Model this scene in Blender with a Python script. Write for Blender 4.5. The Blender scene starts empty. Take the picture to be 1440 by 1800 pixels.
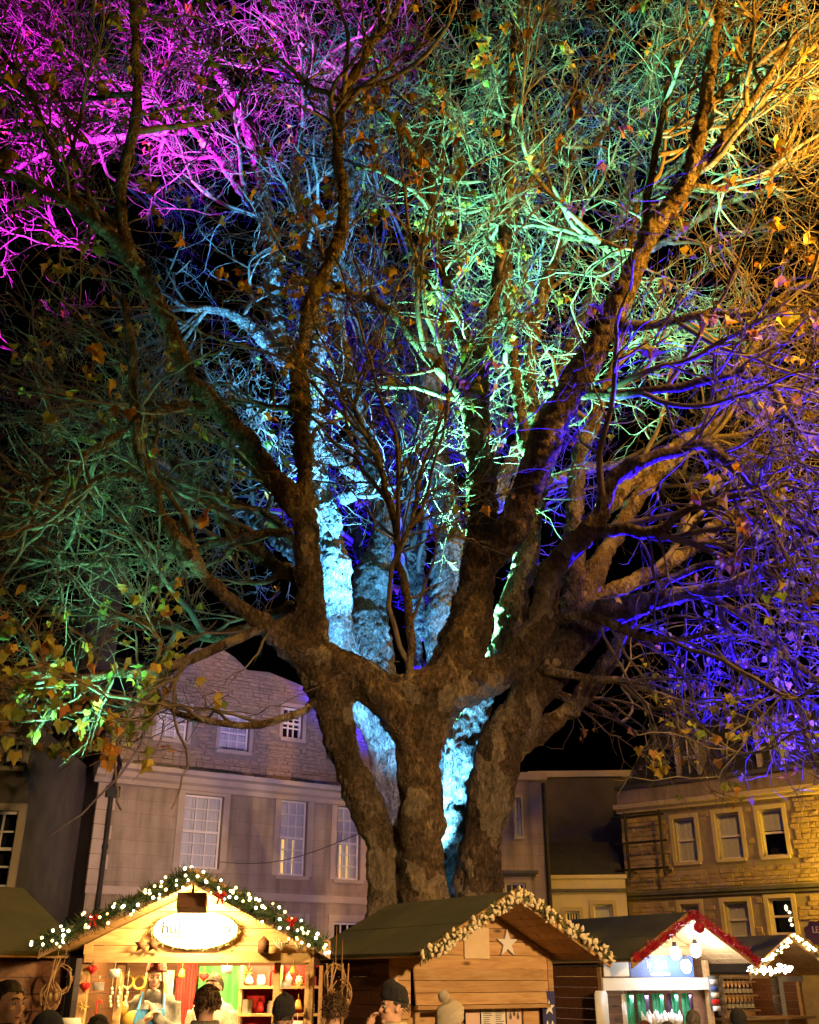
import bpy, bmesh, math, random
import numpy as np
from mathutils import Vector, Matrix

R = math.radians
rng = np.random.default_rng(11)
random.seed(11)
SC = bpy.context.scene
COL = SC.collection

# ------------------------------------------------------------------ camera
FPX, PITCH, CAMH = 1740.0, R(25.1), 1.75
cam_d = bpy.data.cameras.new('camera')
cam_d.sensor_fit = 'HORIZONTAL'; cam_d.sensor_width = 36.0
cam_d.lens = 36.0 * FPX / 1440.0
cam_d.clip_start = 0.05; cam_d.clip_end = 2000
cam = bpy.data.objects.new('camera', cam_d); COL.objects.link(cam)
cam.location = (0, 0, CAMH); cam.rotation_euler = (R(90) + PITCH, 0, 0)
SC.camera = cam

def P(x, y, Y):
    """photo pixel (1440x1800) at horizontal distance Y -> world point and depth along the optical axis"""
    a = (x - 720) / FPX; b = (900 - y) / FPX
    dy = math.cos(PITCH) - math.sin(PITCH) * b
    dz = math.sin(PITCH) + math.cos(PITCH) * b
    t = Y / dy
    return Vector((a * t, Y, CAMH + dz * t)), t
def project(p):
    d = np.asarray(p) - np.array([0, 0, CAMH])
    ax = d[..., 1] * math.cos(PITCH) + d[..., 2] * math.sin(PITCH)
    up = -d[..., 1] * math.sin(PITCH) + d[..., 2] * math.cos(PITCH)
    ax = np.maximum(ax, .01)
    return 720 + FPX * d[..., 0] / ax, 900 - FPX * up / ax

# ------------------------------------------------------------------ night sky
world = bpy.data.worlds.new('World'); SC.world = world
world.use_nodes = True
wn = world.node_tree
sky = wn.nodes.new('ShaderNodeTexSky'); sky.sky_type = 'NISHITA'; sky.sun_disc = False
sky.sun_elevation = R(-4.0); sky.sun_rotation = R(200); sky.altitude = 50
bgn = wn.nodes['Background']; bgn.inputs['Strength'].default_value = 0.02
wn.links.new(sky.outputs[0], bgn.inputs['Color'])

SC.view_settings.view_transform = 'Standard'
SC.view_settings.look = 'None'
SC.view_settings.exposure = 0.0
SC.view_settings.gamma = 1.0
SC.cycles.use_denoising = True
SC.cycles.max_bounces = 4
SC.cycles.diffuse_bounces = 2
SC.cycles.glossy_bounces = 2
SC.cycles.transmission_bounces = 3
SC.cycles.transparent_max_bounces = 6
SC.cycles.volume_bounces = 0
SC.cycles.sample_clamp_indirect = 3.0
SC.cycles.caustics_reflective = False
SC.cycles.caustics_refractive = False

# ------------------------------------------------------------------ the lamps of the square
def spot(name, loc, target, color, power, angle, blend=.4, radius=.12):
    d = bpy.data.lights.new(name, 'SPOT'); d.energy = power; d.color = color
    d.spot_size = R(angle); d.spot_blend = blend; d.shadow_soft_size = radius
    o = bpy.data.objects.new(name, d); COL.objects.link(o)
    o.location = loc
    o.rotation_euler = (Vector(target) - Vector(loc)).to_track_quat('-Z', 'Y').to_euler()
    return o
def point(name, loc, color, power, radius=.15):
    d = bpy.data.lights.new(name, 'POINT'); d.energy = power; d.color = color; d.shadow_soft_size = radius
    o = bpy.data.objects.new(name, d); COL.objects.link(o); o.location = loc
    return o
AMBER = (1.0, .50, .13)
CYAN = (.09, .44, 1.0); MINT = (.20, 1.0, .52); BLUE = (.014, .004, 1.0); MAGENTA = (.72, .02, 1.0)
# street lamps: one behind the viewer, a cut-off lantern over the market, one just outside the frame on the right, one by the rubble house
point('street_lamp_near', (3.5, -5.0, 7.0), (1.0, .54, .20), 800, .25)
spot('street_lamp_market', (6.5, -2.5, 4.6), (.4, 13.0, 1.8), (1.0, .60, .25), 13000, 50, .9, .25)
point('street_lamp_right', P(1730, 230, 13.0)[0], (1.0, .47, .04), 11000, .3)
point('street_lamp_house', (12.9, 28.2, 4.4), (1.0, .54, .015), 1500, .2)
# coloured floodlights round the trees, on the ground and strapped in the fork
spot('flood_cyan', (.15, 18.5, .4), (.1, 22.4, 13), CYAN, 950, 95, .5)
spot('flood_cyan_fork', (.2, 18.9, 3.4), (.5, 23.2, 14), CYAN, 17000, 70, .5)
spot('flood_cyan_high', (.3, 19.2, 3.4), P(470, 360, 23.3)[0], CYAN, 190000, 25, .8)
spot('flood_mint', (-.2, 19.4, 5.2), (4.6, 18.6, 19), MINT, 140000, 50, .6)
spot('flood_mint_branches', (-4.2, 20.6, .4), (-4.8, 18.6, 9), MINT, 2600, 34, .5)
spot('flood_mint_left', (-4.9, 14.6, 3.3), (-5.3, 15.6, 7.0), MINT, 4600, 46, .7)
spot('flood_blue', (11.6, 27.0, 2.6), (7.5, 19.4, 6.9), BLUE, 600000, 25, .6)
spot('flood_blue_back', (.2, 24.2, .4), (.2, 26.2, 12), BLUE, 200000, 46, .6)
spot('flood_magenta', (-17.5, 23.0, 11.0), (-11.8, 21.0, 23.2), MAGENTA, 480000, 46, .6)
spot('flood_rose', (-2.3, 15.3, 3.0), (-4.0, 26.0, 5.6), (1.0, .62, .70), 2300, 70, .8)
spot('flood_violet', (-2.0, 15.5, 3.0), (-4.2, 26.0, 9.4), (.45, .28, 1.0), 2000, 34, .8)


# ------------------------------------------------------------------ mesh helpers
def fast_mesh(name, V, quads=None, tris=None, smooth=True):
    V = np.asarray(V, np.float32)
    me = bpy.data.meshes.new(name)
    nq = 0 if quads is None else len(quads); nt = 0 if tris is None else len(tris)
    me.vertices.add(len(V)); me.vertices.foreach_set('co', V.ravel())
    parts = []
    if nq: parts.append(np.asarray(quads, np.int32).ravel())
    if nt: parts.append(np.asarray(tris, np.int32).ravel())
    idx = np.concatenate(parts)
    me.loops.add(len(idx)); me.loops.foreach_set('vertex_index', idx)
    tot = np.concatenate([np.full(nq, 4, np.int32), np.full(nt, 3, np.int32)])
    st = np.concatenate([[0], np.cumsum(tot)[:-1]]).astype(np.int32)
    me.polygons.add(nq + nt)
    me.polygons.foreach_set('loop_start', st); me.polygons.foreach_set('loop_total', tot)
    me.polygons.foreach_set('use_smooth', np.full(nq + nt, smooth, bool))
    me.update(calc_edges=True); me.validate()
    return me

def tubes(pts, rad, sides):
    """pts (N,K,3), rad (N,K) -> verts, quads"""
    N, K, _ = pts.shape
    t = np.gradient(pts, axis=1); t /= np.linalg.norm(t, axis=2, keepdims=True) + 1e-9
    ref = np.zeros((N, 1, 3)); mt = np.abs(t.mean(1)); ref[np.arange(N), 0, mt.argmin(1)] = 1
    u = np.cross(t, ref); u /= np.linalg.norm(u, axis=2, keepdims=True) + 1e-9
    v = np.cross(t, u)
    a = np.arange(sides) * 2 * np.pi / sides
    ring = pts[:, :, None, :] + rad[:, :, None, None] * (np.cos(a)[None, None, :, None] * u[:, :, None, :] + np.sin(a)[None, None, :, None] * v[:, :, None, :])
    V = ring.reshape(-1, 3)
    base = (np.arange(N) * K * sides)[:, None, None] + (np.arange(K - 1) * sides)[None, :, None]
    i = np.arange(sides)[None, None, :]; j = (np.arange(sides) + 1) % sides; j = j[None, None, :]
    q = np.stack([base + i, base + j, base + sides + j, base + sides + i], -1).reshape(-1, 4)
    return V, q

def tag(o, label=None, cat=None, group=None, kind=None):
    if label: o['label'] = label
    if cat: o['category'] = cat
    if group: o['group'] = group
    if kind: o['kind'] = kind
    return o
def empty(name, loc=(0, 0, 0), rz=0.0, parent=None):
    o = bpy.data.objects.new(name, None); COL.objects.link(o)
    o.location = loc; o.rotation_euler = (0, 0, rz); o.empty_display_size = .2
    if parent: o.parent = parent
    return o
def link(name, me, mat=None, parent=None, loc=None, rot=None, scale=None):
    o = bpy.data.objects.new(name, me); COL.objects.link(o)
    if mat is not None:
        if len(me.materials) == 0: me.materials.append(mat)
    if parent: o.parent = parent
    if loc is not None: o.location = loc
    if rot is not None: o.rotation_euler = rot
    if scale is not None: o.scale = scale if hasattr(scale, '__len__') else (scale,) * 3
    return o

class MB:
    def __init__(s): s.v = []; s.f = []
    def add(s, V, F):
        b = len(s.v); s.v += [tuple(p) for p in V]; s.f += [tuple(i + b for i in f) for f in F]; return s
    def box(s, x0, x1, y0, y1, z0, z1):
        return s.add([(x0,y0,z0),(x1,y0,z0),(x1,y1,z0),(x0,y1,z0),(x0,y0,z1),(x1,y0,z1),(x1,y1,z1),(x0,y1,z1)],
                     [(0,3,2,1),(4,5,6,7),(0,1,5,4),(1,2,6,5),(2,3,7,6),(3,0,4,7)])
    def hexa(s, p):   # 8 points in box order
        return s.add(p, [(0,3,2,1),(4,5,6,7),(0,1,5,4),(1,2,6,5),(2,3,7,6),(3,0,4,7)])
    def prism_xz(s, poly, y0, y1):   # polygon in x,z extruded along y
        n = len(poly)
        V = [(x, y0, z) for x, z in poly] + [(x, y1, z) for x, z in poly]
        F = [tuple(range(n)), tuple(range(2*n-1, n-1, -1))] + [(i, n+i, n+(i+1)%n, (i+1)%n) for i in range(n)]
        return s.add(V, F)
    def tube(s, pts, rads, n=8, cap=True):
        pts = np.array([tuple(p) for p in pts], float); rads = np.array(rads, float)
        if rads.ndim == 0: rads = np.full(len(pts), float(rads))
        V, q = tubes(pts[None], rads[None], n)
        F = [tuple(int(i) for i in f) for f in q]
        if cap:
            K = len(pts); F.append(tuple(range(n))[::-1]); F.append(tuple(range((K-1)*n, K*n)))
        return s.add(V, F)
    def ball(s, c, r, nu=12, nv=8):
        r = r if hasattr(r, '__len__') else (r, r, r)
        V = [(c[0], c[1], c[2]-r[2])]
        for j in range(1, nv):
            ph = -math.pi/2 + math.pi*j/nv
            for i in range(nu):
                th = 2*math.pi*i/nu
                V.append((c[0]+r[0]*math.cos(ph)*math.cos(th), c[1]+r[1]*math.cos(ph)*math.sin(th), c[2]+r[2]*math.sin(ph)))
        V.append((c[0], c[1], c[2]+r[2])); L = len(V)-1
        F = [(0, 1+(i+1)%nu, 1+i) for i in range(nu)]
        for j in range(nv-2):
            a = 1+j*nu
            F += [(a+i, a+(i+1)%nu, a+nu+(i+1)%nu, a+nu+i) for i in range(nu)]
        a = 1+(nv-2)*nu
        F += [(a+i, a+(i+1)%nu, L) for i in range(nu)]
        return s.add(V, F)
    def lathe(s, prof, n=12, c=(0, 0, 0)):   # prof: (radius, z)
        V = []
        for r, z in prof:
            V += [(c[0]+r*math.cos(2*math.pi*i/n), c[1]+r*math.sin(2*math.pi*i/n), c[2]+z) for i in range(n)]
        F = []
        for k in range(len(prof)-1):
            F += [(k*n+i, k*n+(i+1)%n, (k+1)*n+(i+1)%n, (k+1)*n+i) for i in range(n)]
        F.append(tuple(range(n))[::-1]); F.append(tuple(range((len(prof)-1)*n, len(prof)*n)))
        return s.add(V, F)
    def mesh(s, name, smooth=False):
        me = bpy.data.meshes.new(name); me.from_pydata(s.v, [], s.f); me.update()
        if smooth: me.polygons.foreach_set('use_smooth', np.ones(len(me.polygons), bool))
        return me
    def build(s, name, mat, parent=None, smooth=False, loc=None, rot=None):
        return link(name, s.mesh(name, smooth), mat, parent, loc, rot)
def box_part(name, mat, parent, *b, loc=None, rot=None):
    return MB().box(*b).build(name, mat, parent, loc=loc, rot=rot)

def remeshed(mb, voxel, disp=(), smooth=0):
    """join overlapping closed shapes into one continuous skin"""
    me = mb.mesh('tmp'); o = bpy.data.objects.new('tmp', me); COL.objects.link(o)
    m = o.modifiers.new('r', 'REMESH'); m.mode = 'VOXEL'; m.voxel_size = voxel; m.use_smooth_shade = True
    if smooth:
        m = o.modifiers.new('s', 'SMOOTH'); m.factor = .5; m.iterations = smooth
    for size, strength, depth in disp:
        tx = bpy.data.textures.new('t', 'CLOUDS'); tx.noise_scale = size; tx.noise_depth = depth
        m = o.modifiers.new('d', 'DISPLACE'); m.texture = tx; m.strength = strength; m.mid_level = .5
        m.texture_coords = 'LOCAL'
    dg = bpy.context.evaluated_depsgraph_get(); dg.update()
    out = bpy.data.meshes.new_from_object(o.evaluated_get(dg))
    bpy.data.objects.remove(o); bpy.data.meshes.remove(me)
    return out

def text_mesh(txt, size, depth=.004, shear=0.0):
    c = bpy.data.curves.new('t', 'FONT'); c.body = txt; c.size = size; c.extrude = depth; c.shear = shear
    c.align_x = 'CENTER'; c.align_y = 'CENTER'; c.resolution_u = 3
    o = bpy.data.objects.new('t', c); COL.objects.link(o)
    dg = bpy.context.evaluated_depsgraph_get(); dg.update()
    me = bpy.data.meshes.new_from_object(o.evaluated_get(dg))
    bpy.data.objects.remove(o)
    return me

# ------------------------------------------------------------------ materials
M = {}
def nodes(name):
    m = bpy.data.materials.new(name); m.use_nodes = True
    nt = m.node_tree; b = nt.nodes['Principled BSDF']
    M[name] = m
    return m, nt, b
def N(nt, kind, **kw):
    n = nt.nodes.new(kind)
    for k, v in kw.items():
        if k in n.inputs: n.inputs[k].default_value = v
        else: setattr(n, k, v)
    return n
def ramp(nt, fac, stops):
    r = nt.nodes.new('ShaderNodeValToRGB'); e = r.color_ramp.elements
    while len(e) < len(stops): e.new(.5)
    for i, (p, c) in enumerate(stops): e[i].position = p; e[i].color = (*c, 1)
    nt.links.new(fac, r.inputs[0]); return r
def coords(nt, scale=(1, 1, 1), obj_random=0.0, which='Object'):
    tc = N(nt, 'ShaderNodeTexCoord'); mp = N(nt, 'ShaderNodeMapping'); mp.inputs['Scale'].default_value = scale
    nt.links.new(tc.outputs[which], mp.inputs['Vector'])
    if obj_random:
        oi = N(nt, 'ShaderNodeObjectInfo'); mu = N(nt, 'ShaderNodeMath', operation='MULTIPLY'); mu.inputs[1].default_value = obj_random
        nt.links.new(oi.outputs['Random'], mu.inputs[0]); cb = N(nt, 'ShaderNodeCombineXYZ')
        for i in range(3): nt.links.new(mu.outputs[0], cb.inputs[i])
        nt.links.new(cb.outputs[0], mp.inputs['Location'])
    return mp.outputs[0]
def bump(nt, b, h, strength=.4, dist=.02, chain=None):
    bp = N(nt, 'ShaderNodeBump'); bp.inputs['Strength'].default_value = strength; bp.inputs['Distance'].default_value = dist
    nt.links.new(h, bp.inputs['Height'])
    if chain is not None: nt.links.new(chain.outputs[0], bp.inputs['Normal'])
    nt.links.new(bp.outputs[0], b.inputs['Normal']); return bp
def vary(name, c0, c1, scale=6, rough=.8, bump_s=.3, bump_scale=40, detail=5, stretch=(1,1,1), metallic=0, obj_random=0., spec=.3, dist=.01):
    """two-tone mottled surface with fine relief"""
    m, nt, b = nodes(name)
    co = coords(nt, stretch, obj_random)
    n1 = N(nt, 'ShaderNodeTexNoise', Scale=scale, Detail=detail); nt.links.new(co, n1.inputs['Vector'])
    r = ramp(nt, n1.outputs['Fac'], [(.3, c0), (.7, c1)])
    nt.links.new(r.outputs[0], b.inputs['Base Color'])
    b.inputs['Roughness'].default_value = rough; b.inputs['Metallic'].default_value = metallic
    b.inputs['Specular IOR Level'].default_value = spec
    if bump_s:
        n2 = N(nt, 'ShaderNodeTexNoise', Scale=bump_scale, Detail=4); nt.links.new(co, n2.inputs['Vector'])
        bump(nt, b, n2.outputs['Fac'], bump_s, dist)
    return m
def wood(name, dark, mid, light, stretch=(1.2, 9, 9), rough=.65):
    m, nt, b = nodes(name)
    co = coords(nt, stretch, 40.0)
    n = N(nt, 'ShaderNodeTexNoise', Scale=2.2, Detail=6, Distortion=.8); nt.links.new(co, n.inputs['Vector'])
    r = ramp(nt, n.outputs['Fac'], [(.25, dark), (.5, mid), (.75, light)])
    co2 = coords(nt, (2.2, 5.5, 5.5), 17.0)
    v = N(nt, 'ShaderNodeTexVoronoi', Scale=.9); nt.links.new(co2, v.inputs['Vector'])
    k = ramp(nt, v.outputs['Distance'], [(.05, (.0, .0, .0)), (.16, (1, 1, 1))])
    mx = N(nt, 'ShaderNodeMixRGB', blend_type='MIX'); nt.links.new(k.outputs[0], mx.inputs[0])
    mx.inputs[1].default_value = (*[c * .38 for c in dark], 1); nt.links.new(r.outputs[0], mx.inputs[2])
    oi = N(nt, 'ShaderNodeObjectInfo'); mr = N(nt, 'ShaderNodeMapRange'); nt.links.new(oi.outputs['Random'], mr.inputs[0])
    mr.inputs[3].default_value = .78; mr.inputs[4].default_value = 1.12
    hs = N(nt, 'ShaderNodeHueSaturation'); nt.links.new(mx.outputs[0], hs.inputs['Color']); nt.links.new(mr.outputs[0], hs.inputs['Value'])
    nt.links.new(hs.outputs[0], b.inputs['Base Color']); b.inputs['Roughness'].default_value = rough
    b.inputs['Specular IOR Level'].default_value = .3
    bump(nt, b, n.outputs['Fac'], .25, .006)
    return m
def emit(name, color, strength, sample=False):
    m, nt, b = nodes(name)
    b.inputs['Base Color'].default_value = (*color, 1)
    b.inputs['Emission Color'].default_value = (*color, 1); b.inputs['Emission Strength'].default_value = strength
    if not sample:
        try: m.cycles.emission_sampling = 'NONE'
        except Exception: pass
    return m

def bark(name, c):
    m, nt, b = nodes(name)
    co = coords(nt, (1, 1, .55))
    big = N(nt, 'ShaderNodeTexNoise', Scale=1.6, Detail=8, Roughness=.65); nt.links.new(co, big.inputs['Vector'])
    r = ramp(nt, big.outputs['Fac'], [(.3, c[0]), (.46, c[1]), (.6, c[2]), (.74, c[3])])
    fine = N(nt, 'ShaderNodeTexNoise', Scale=17, Detail=6, Roughness=.7); nt.links.new(co, fine.inputs['Vector'])
    rf = ramp(nt, fine.outputs['Fac'], [(.36, (.12, .12, .12)), (.5, (.6, .6, .6)), (.64, (1.3, 1.3, 1.3))])
    mx = N(nt, 'ShaderNodeMixRGB', blend_type='MULTIPLY'); mx.inputs[0].default_value = .85
    nt.links.new(r.outputs[0], mx.inputs[1]); nt.links.new(rf.outputs[0], mx.inputs[2])
    # pale scars where the bark has flaked off
    pc = coords(nt, (1, 1, .6)); pn = N(nt, 'ShaderNodeTexNoise', Scale=3.5, Detail=3); nt.links.new(pc, pn.inputs['Vector'])
    pa = N(nt, 'ShaderNodeMixRGB', blend_type='ADD'); pa.inputs[0].default_value = .4; nt.links.new(pc, pa.inputs[1]); nt.links.new(pn.outputs['Color'], pa.inputs[2])
    pv = N(nt, 'ShaderNodeTexVoronoi', Scale=3.2); nt.links.new(pa.outputs[0], pv.inputs['Vector'])
    sp = N(nt, 'ShaderNodeSeparateColor'); nt.links.new(pv.outputs['Color'], sp.inputs[0])
    pm = ramp(nt, sp.outputs[0], [(.70, (0, 0, 0)), (.74, (.75, .75, .75))])
    m3 = N(nt, 'ShaderNodeMixRGB', blend_type='MIX'); nt.links.new(pm.outputs[0], m3.inputs[0]); nt.links.new(mx.outputs[0], m3.inputs[1])
    m4 = N(nt, 'ShaderNodeMixRGB', blend_type='MULTIPLY'); m4.inputs[0].default_value = .5; m4.inputs[1].default_value = (*c[3], 1); nt.links.new(rf.outputs[0], m4.inputs[2]); nt.links.new(m4.outputs[0], m3.inputs[2])
    nt.links.new(m3.outputs[0], b.inputs['Base Color'])
    b.inputs['Roughness'].default_value = .85; b.inputs['Specular IOR Level'].default_value = .25
    vo = N(nt, 'ShaderNodeTexVoronoi', Scale=7, feature='DISTANCE_TO_EDGE'); vc = coords(nt, (1.6, 1.6, .55))
    wn_ = N(nt, 'ShaderNodeTexNoise', Scale=5, Detail=3); nt.links.new(vc, wn_.inputs['Vector'])
    av = N(nt, 'ShaderNodeMixRGB', blend_type='ADD'); av.inputs[0].default_value = .35; nt.links.new(vc, av.inputs[1]); nt.links.new(wn_.outputs['Color'], av.inputs[2])
    nt.links.new(av.outputs[0], vo.inputs['Vector'])
    pr = ramp(nt, vo.outputs['Distance'], [(.0, (0, 0, 0)), (.16, (1, 1, 1))])
    b1 = bump(nt, b, pr.outputs[0], .8, .05)
    bump(nt, b, fine.outputs['Fac'], 1.0, .10, b1)
    return m
bark('bark', [(.06, .04, .025), (.17, .115, .07), (.25, .175, .11), (.40, .32, .22)])
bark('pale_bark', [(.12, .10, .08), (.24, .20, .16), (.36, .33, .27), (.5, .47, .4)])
vary('twig_bark', (.085, .066, .05), (.22, .175, .13), 3, .8, 0)
def leafmat(name, c0, c1):
    m, nt, b = nodes(name)
    co = coords(nt, (1, 1, 1), 9.0)
    n = N(nt, 'ShaderNodeTexNoise', Scale=14, Detail=3); nt.links.new(co, n.inputs['Vector'])
    r = ramp(nt, n.outputs['Fac'], [(.35, c0), (.65, c1)]); nt.links.new(r.outputs[0], b.inputs['Base Color'])
    b.inputs['Roughness'].default_value = .6
    tr = N(nt, 'ShaderNodeBsdfTranslucent'); nt.links.new(r.outputs[0], tr.inputs['Color'])
    mix = N(nt, 'ShaderNodeMixShader'); mix.inputs[0].default_value = .35
    nt.links.new(b.outputs[0], mix.inputs[1]); nt.links.new(tr.outputs[0], mix.inputs[2])
    nt.links.new(mix.outputs[0], nt.nodes['Material Output'].inputs['Surface'])
    return m
LEAFM = [leafmat('leaf_orange', (.42, .20, .03), (.55, .28, .05)), leafmat('leaf_yellow', (.45, .32, .04), (.58, .44, .08)),
         leafmat('leaf_lime', (.30, .36, .05), (.45, .48, .08)), leafmat('leaf_green', (.13, .22, .04), (.25, .33, .06)),
         leafmat('leaf_brown', (.18, .10, .03), (.33, .18, .06)), leafmat('leaf_rust', (.36, .13, .03), (.48, .2, .05))]
wood('pine', (.36, .20, .08), (.50, .30, .13), (.60, .39, .19))
wood('brown_stain', (.085, .035, .015), (.13, .055, .025), (.17, .08, .04))
wood('grey_board', (.16, .12, .09), (.25, .19, .14), (.33, .26, .2))
vary('roof_felt', (.060, .064, .040), (.082, .086, .056), 3, .95, .25, 300)
def ashlar(name, c0, c1):
    m, nt, b = nodes(name); co = coords(nt)
    sx = N(nt, 'ShaderNodeSeparateXYZ'); nt.links.new(co, sx.inputs[0]); cb = N(nt, 'ShaderNodeCombineXYZ')
    nt.links.new(sx.outputs[0], cb.inputs[0]); nt.links.new(sx.outputs[2], cb.inputs[1])
    br = N(nt, 'ShaderNodeTexBrick', Scale=1.0); nt.links.new(cb.outputs[0], br.inputs['Vector'])
    br.inputs['Brick Width'].default_value = .72; br.inputs['Row Height'].default_value = .31; br.inputs['Mortar Size'].default_value = .006
    br.inputs['Color1'].default_value = (.86, .86, .86, 1); br.inputs['Color2'].default_value = (1, 1, 1, 1); br.inputs['Mortar'].default_value = (.66, .64, .62, 1)
    n1 = N(nt, 'ShaderNodeTexNoise', Scale=1.3, Detail=8, Roughness=.65); nt.links.new(coords(nt, (1, 1, 1)), n1.inputs['Vector'])
    r = ramp(nt, n1.outputs['Fac'], [(.28, c0), (.72, c1)])
    n2 = N(nt, 'ShaderNodeTexNoise', Scale=1.0, Detail=6); nt.links.new(coords(nt, (4, 4, .35)), n2.inputs['Vector'])
    st = ramp(nt, n2.outputs['Fac'], [(.36, (.62, .6, .58)), (.55, (1, 1, 1))])
    m1 = N(nt, 'ShaderNodeMixRGB', blend_type='MULTIPLY'); m1.inputs[0].default_value = .8; nt.links.new(r.outputs[0], m1.inputs[1]); nt.links.new(br.outputs['Color'], m1.inputs[2])
    m2 = N(nt, 'ShaderNodeMixRGB', blend_type='MULTIPLY'); m2.inputs[0].default_value = .75; nt.links.new(m1.outputs[0], m2.inputs[1]); nt.links.new(st.outputs[0], m2.inputs[2])
    nt.links.new(m2.outputs[0], b.inputs['Base Color']); b.inputs['Roughness'].default_value = .9; b.inputs['Specular IOR Level'].default_value = .2
    n3 = N(nt, 'ShaderNodeTexNoise', Scale=28, Detail=5); nt.links.new(co, n3.inputs['Vector'])
    b1 = bump(nt, b, br.outputs['Fac'], -.3, .01); bump(nt, b, n3.outputs['Fac'], .35, .02, b1)
ashlar('facade_stone', (.24, .195, .145), (.37, .31, .235))
vary('facade_trim', (.33, .28, .22), (.42, .36, .28), 2, .9, .2, 40)
vary('rubble', (.19, .145, .10), (.36, .28, .19), 2.2, .95, .5, 26, obj_random=30.)
vary('mortar', (.17, .14, .11), (.24, .2, .16), 5, .95, .4, 50)
vary('dark_stone', (.085, .075, .065), (.13, .115, .10), 2, .95, .3, 20)
vary('slate', (.025, .025, .03), (.05, .05, .055), 5, .7, .3, 30)
vary('white_render', (.42, .38, .34), (.52, .47, .42), 1.5, .85, .2, 30)
vary('white_paint', (.62, .60, .56), (.74, .72, .68), 3, .5, .05, 30)
vary('black_iron', (.012, .012, .013), (.03, .028, .026), 9, .55, .1, 40, metallic=.4)
vary('grey_flashing', (.06, .06, .06), (.1, .1, .1), 4, .7, .1)
def glass(name, col, rough=.2):
    m, nt, b = nodes(name); b.inputs['Base Color'].default_value = (*col, 1); b.inputs['Roughness'].default_value = rough
    tr = N(nt, 'ShaderNodeBsdfTransparent'); tr.inputs[0].default_value = (*col, 1)
    gl = N(nt, 'ShaderNodeBsdfGlossy'); gl.inputs['Roughness'].default_value = rough
    fr = N(nt, 'ShaderNodeFresnel'); fr.inputs['IOR'].default_value = 1.22
    mx = N(nt, 'ShaderNodeMixShader'); nt.links.new(fr.outputs[0], mx.inputs[0]); nt.links.new(tr.outputs[0], mx.inputs[1]); nt.links.new(gl.outputs[0], mx.inputs[2])
    nt.links.new(mx.outputs[0], nt.nodes['Material Output'].inputs['Surface']); return m
glass('pane_glass', (.9, .92, .95))
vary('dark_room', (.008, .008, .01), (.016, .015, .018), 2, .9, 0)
vary('blind', (.62, .60, .58), (.74, .72, .70), 1.2, .8, 0, stretch=(8, 1, .4))
emit('lit_room', (1., .62, .2), .9)

# ------------------------------------------------------------------ ground
def paving():
    m, nt, b = nodes('paving')
    co = coords(nt)
    br = N(nt, 'ShaderNodeTexBrick', Scale=2.2); nt.links.new(co, br.inputs['Vector'])
    br.inputs['Color1'].default_value = (.11, .10, .09, 1); br.inputs['Color2'].default_value = (.17, .155, .135, 1); br.inputs['Mortar'].default_value = (.05, .045, .04, 1)
    br.inputs['Mortar Size'].default_value = .012
    n = N(nt, 'ShaderNodeTexNoise', Scale=1.3, Detail=6); nt.links.new(co, n.inputs['Vector'])
    mx = N(nt, 'ShaderNodeMixRGB', blend_type='MULTIPLY'); mx.inputs[0].default_value = .6
    nt.links.new(br.outputs[0], mx.inputs[1]); nt.links.new(n.outputs['Color'], mx.inputs[2])
    nt.links.new(mx.outputs[0], b.inputs['Base Color']); b.inputs['Roughness'].default_value = .6
    bump(nt, b, br.outputs['Fac'], -.4, .01)
paving()
g = MB(); g.add([(-400, -400, 0), (400, -400, 0), (400, 400, 0), (-400, 400, 0)], [(0, 1, 2, 3)])
tag(g.build('ground', M['paving']), kind='structure')

# ------------------------------------------------------------------ the great plane trees
def catmull(pts, step=.22):
    """pts: (x,y,z,r) control points -> resampled (n,4)"""
    p = np.array(pts, float)
    p = np.vstack([2*p[0]-p[1], p, 2*p[-1]-p[-2]]); out = []
    for i in range(1, len(p)-2):
        n = max(2, int(np.linalg.norm(p[i+1, :3]-p[i, :3]) / step))
        for k in range(n):
            t = k/n
            out.append(.5*((2*p[i]) + (-p[i-1]+p[i+1])*t + (2*p[i-1]-5*p[i]+4*p[i+1]-p[i+2])*t*t + (-p[i-1]+3*p[i]-3*p[i+1]+p[i+2])*t**3))
    out.append(p[-2]); a = np.array(out); a[:, 3] = np.maximum(a[:, 3], .012)
    return a
def limb(spec):
    """spec: (photo x, photo y, distance, half width in photo pixels)"""
    out = []
    for x, y, Y, r in spec:
        q, t = P(x, y, Y); out.append((*q, r * t / FPX))
    return catmull(out)

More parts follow.
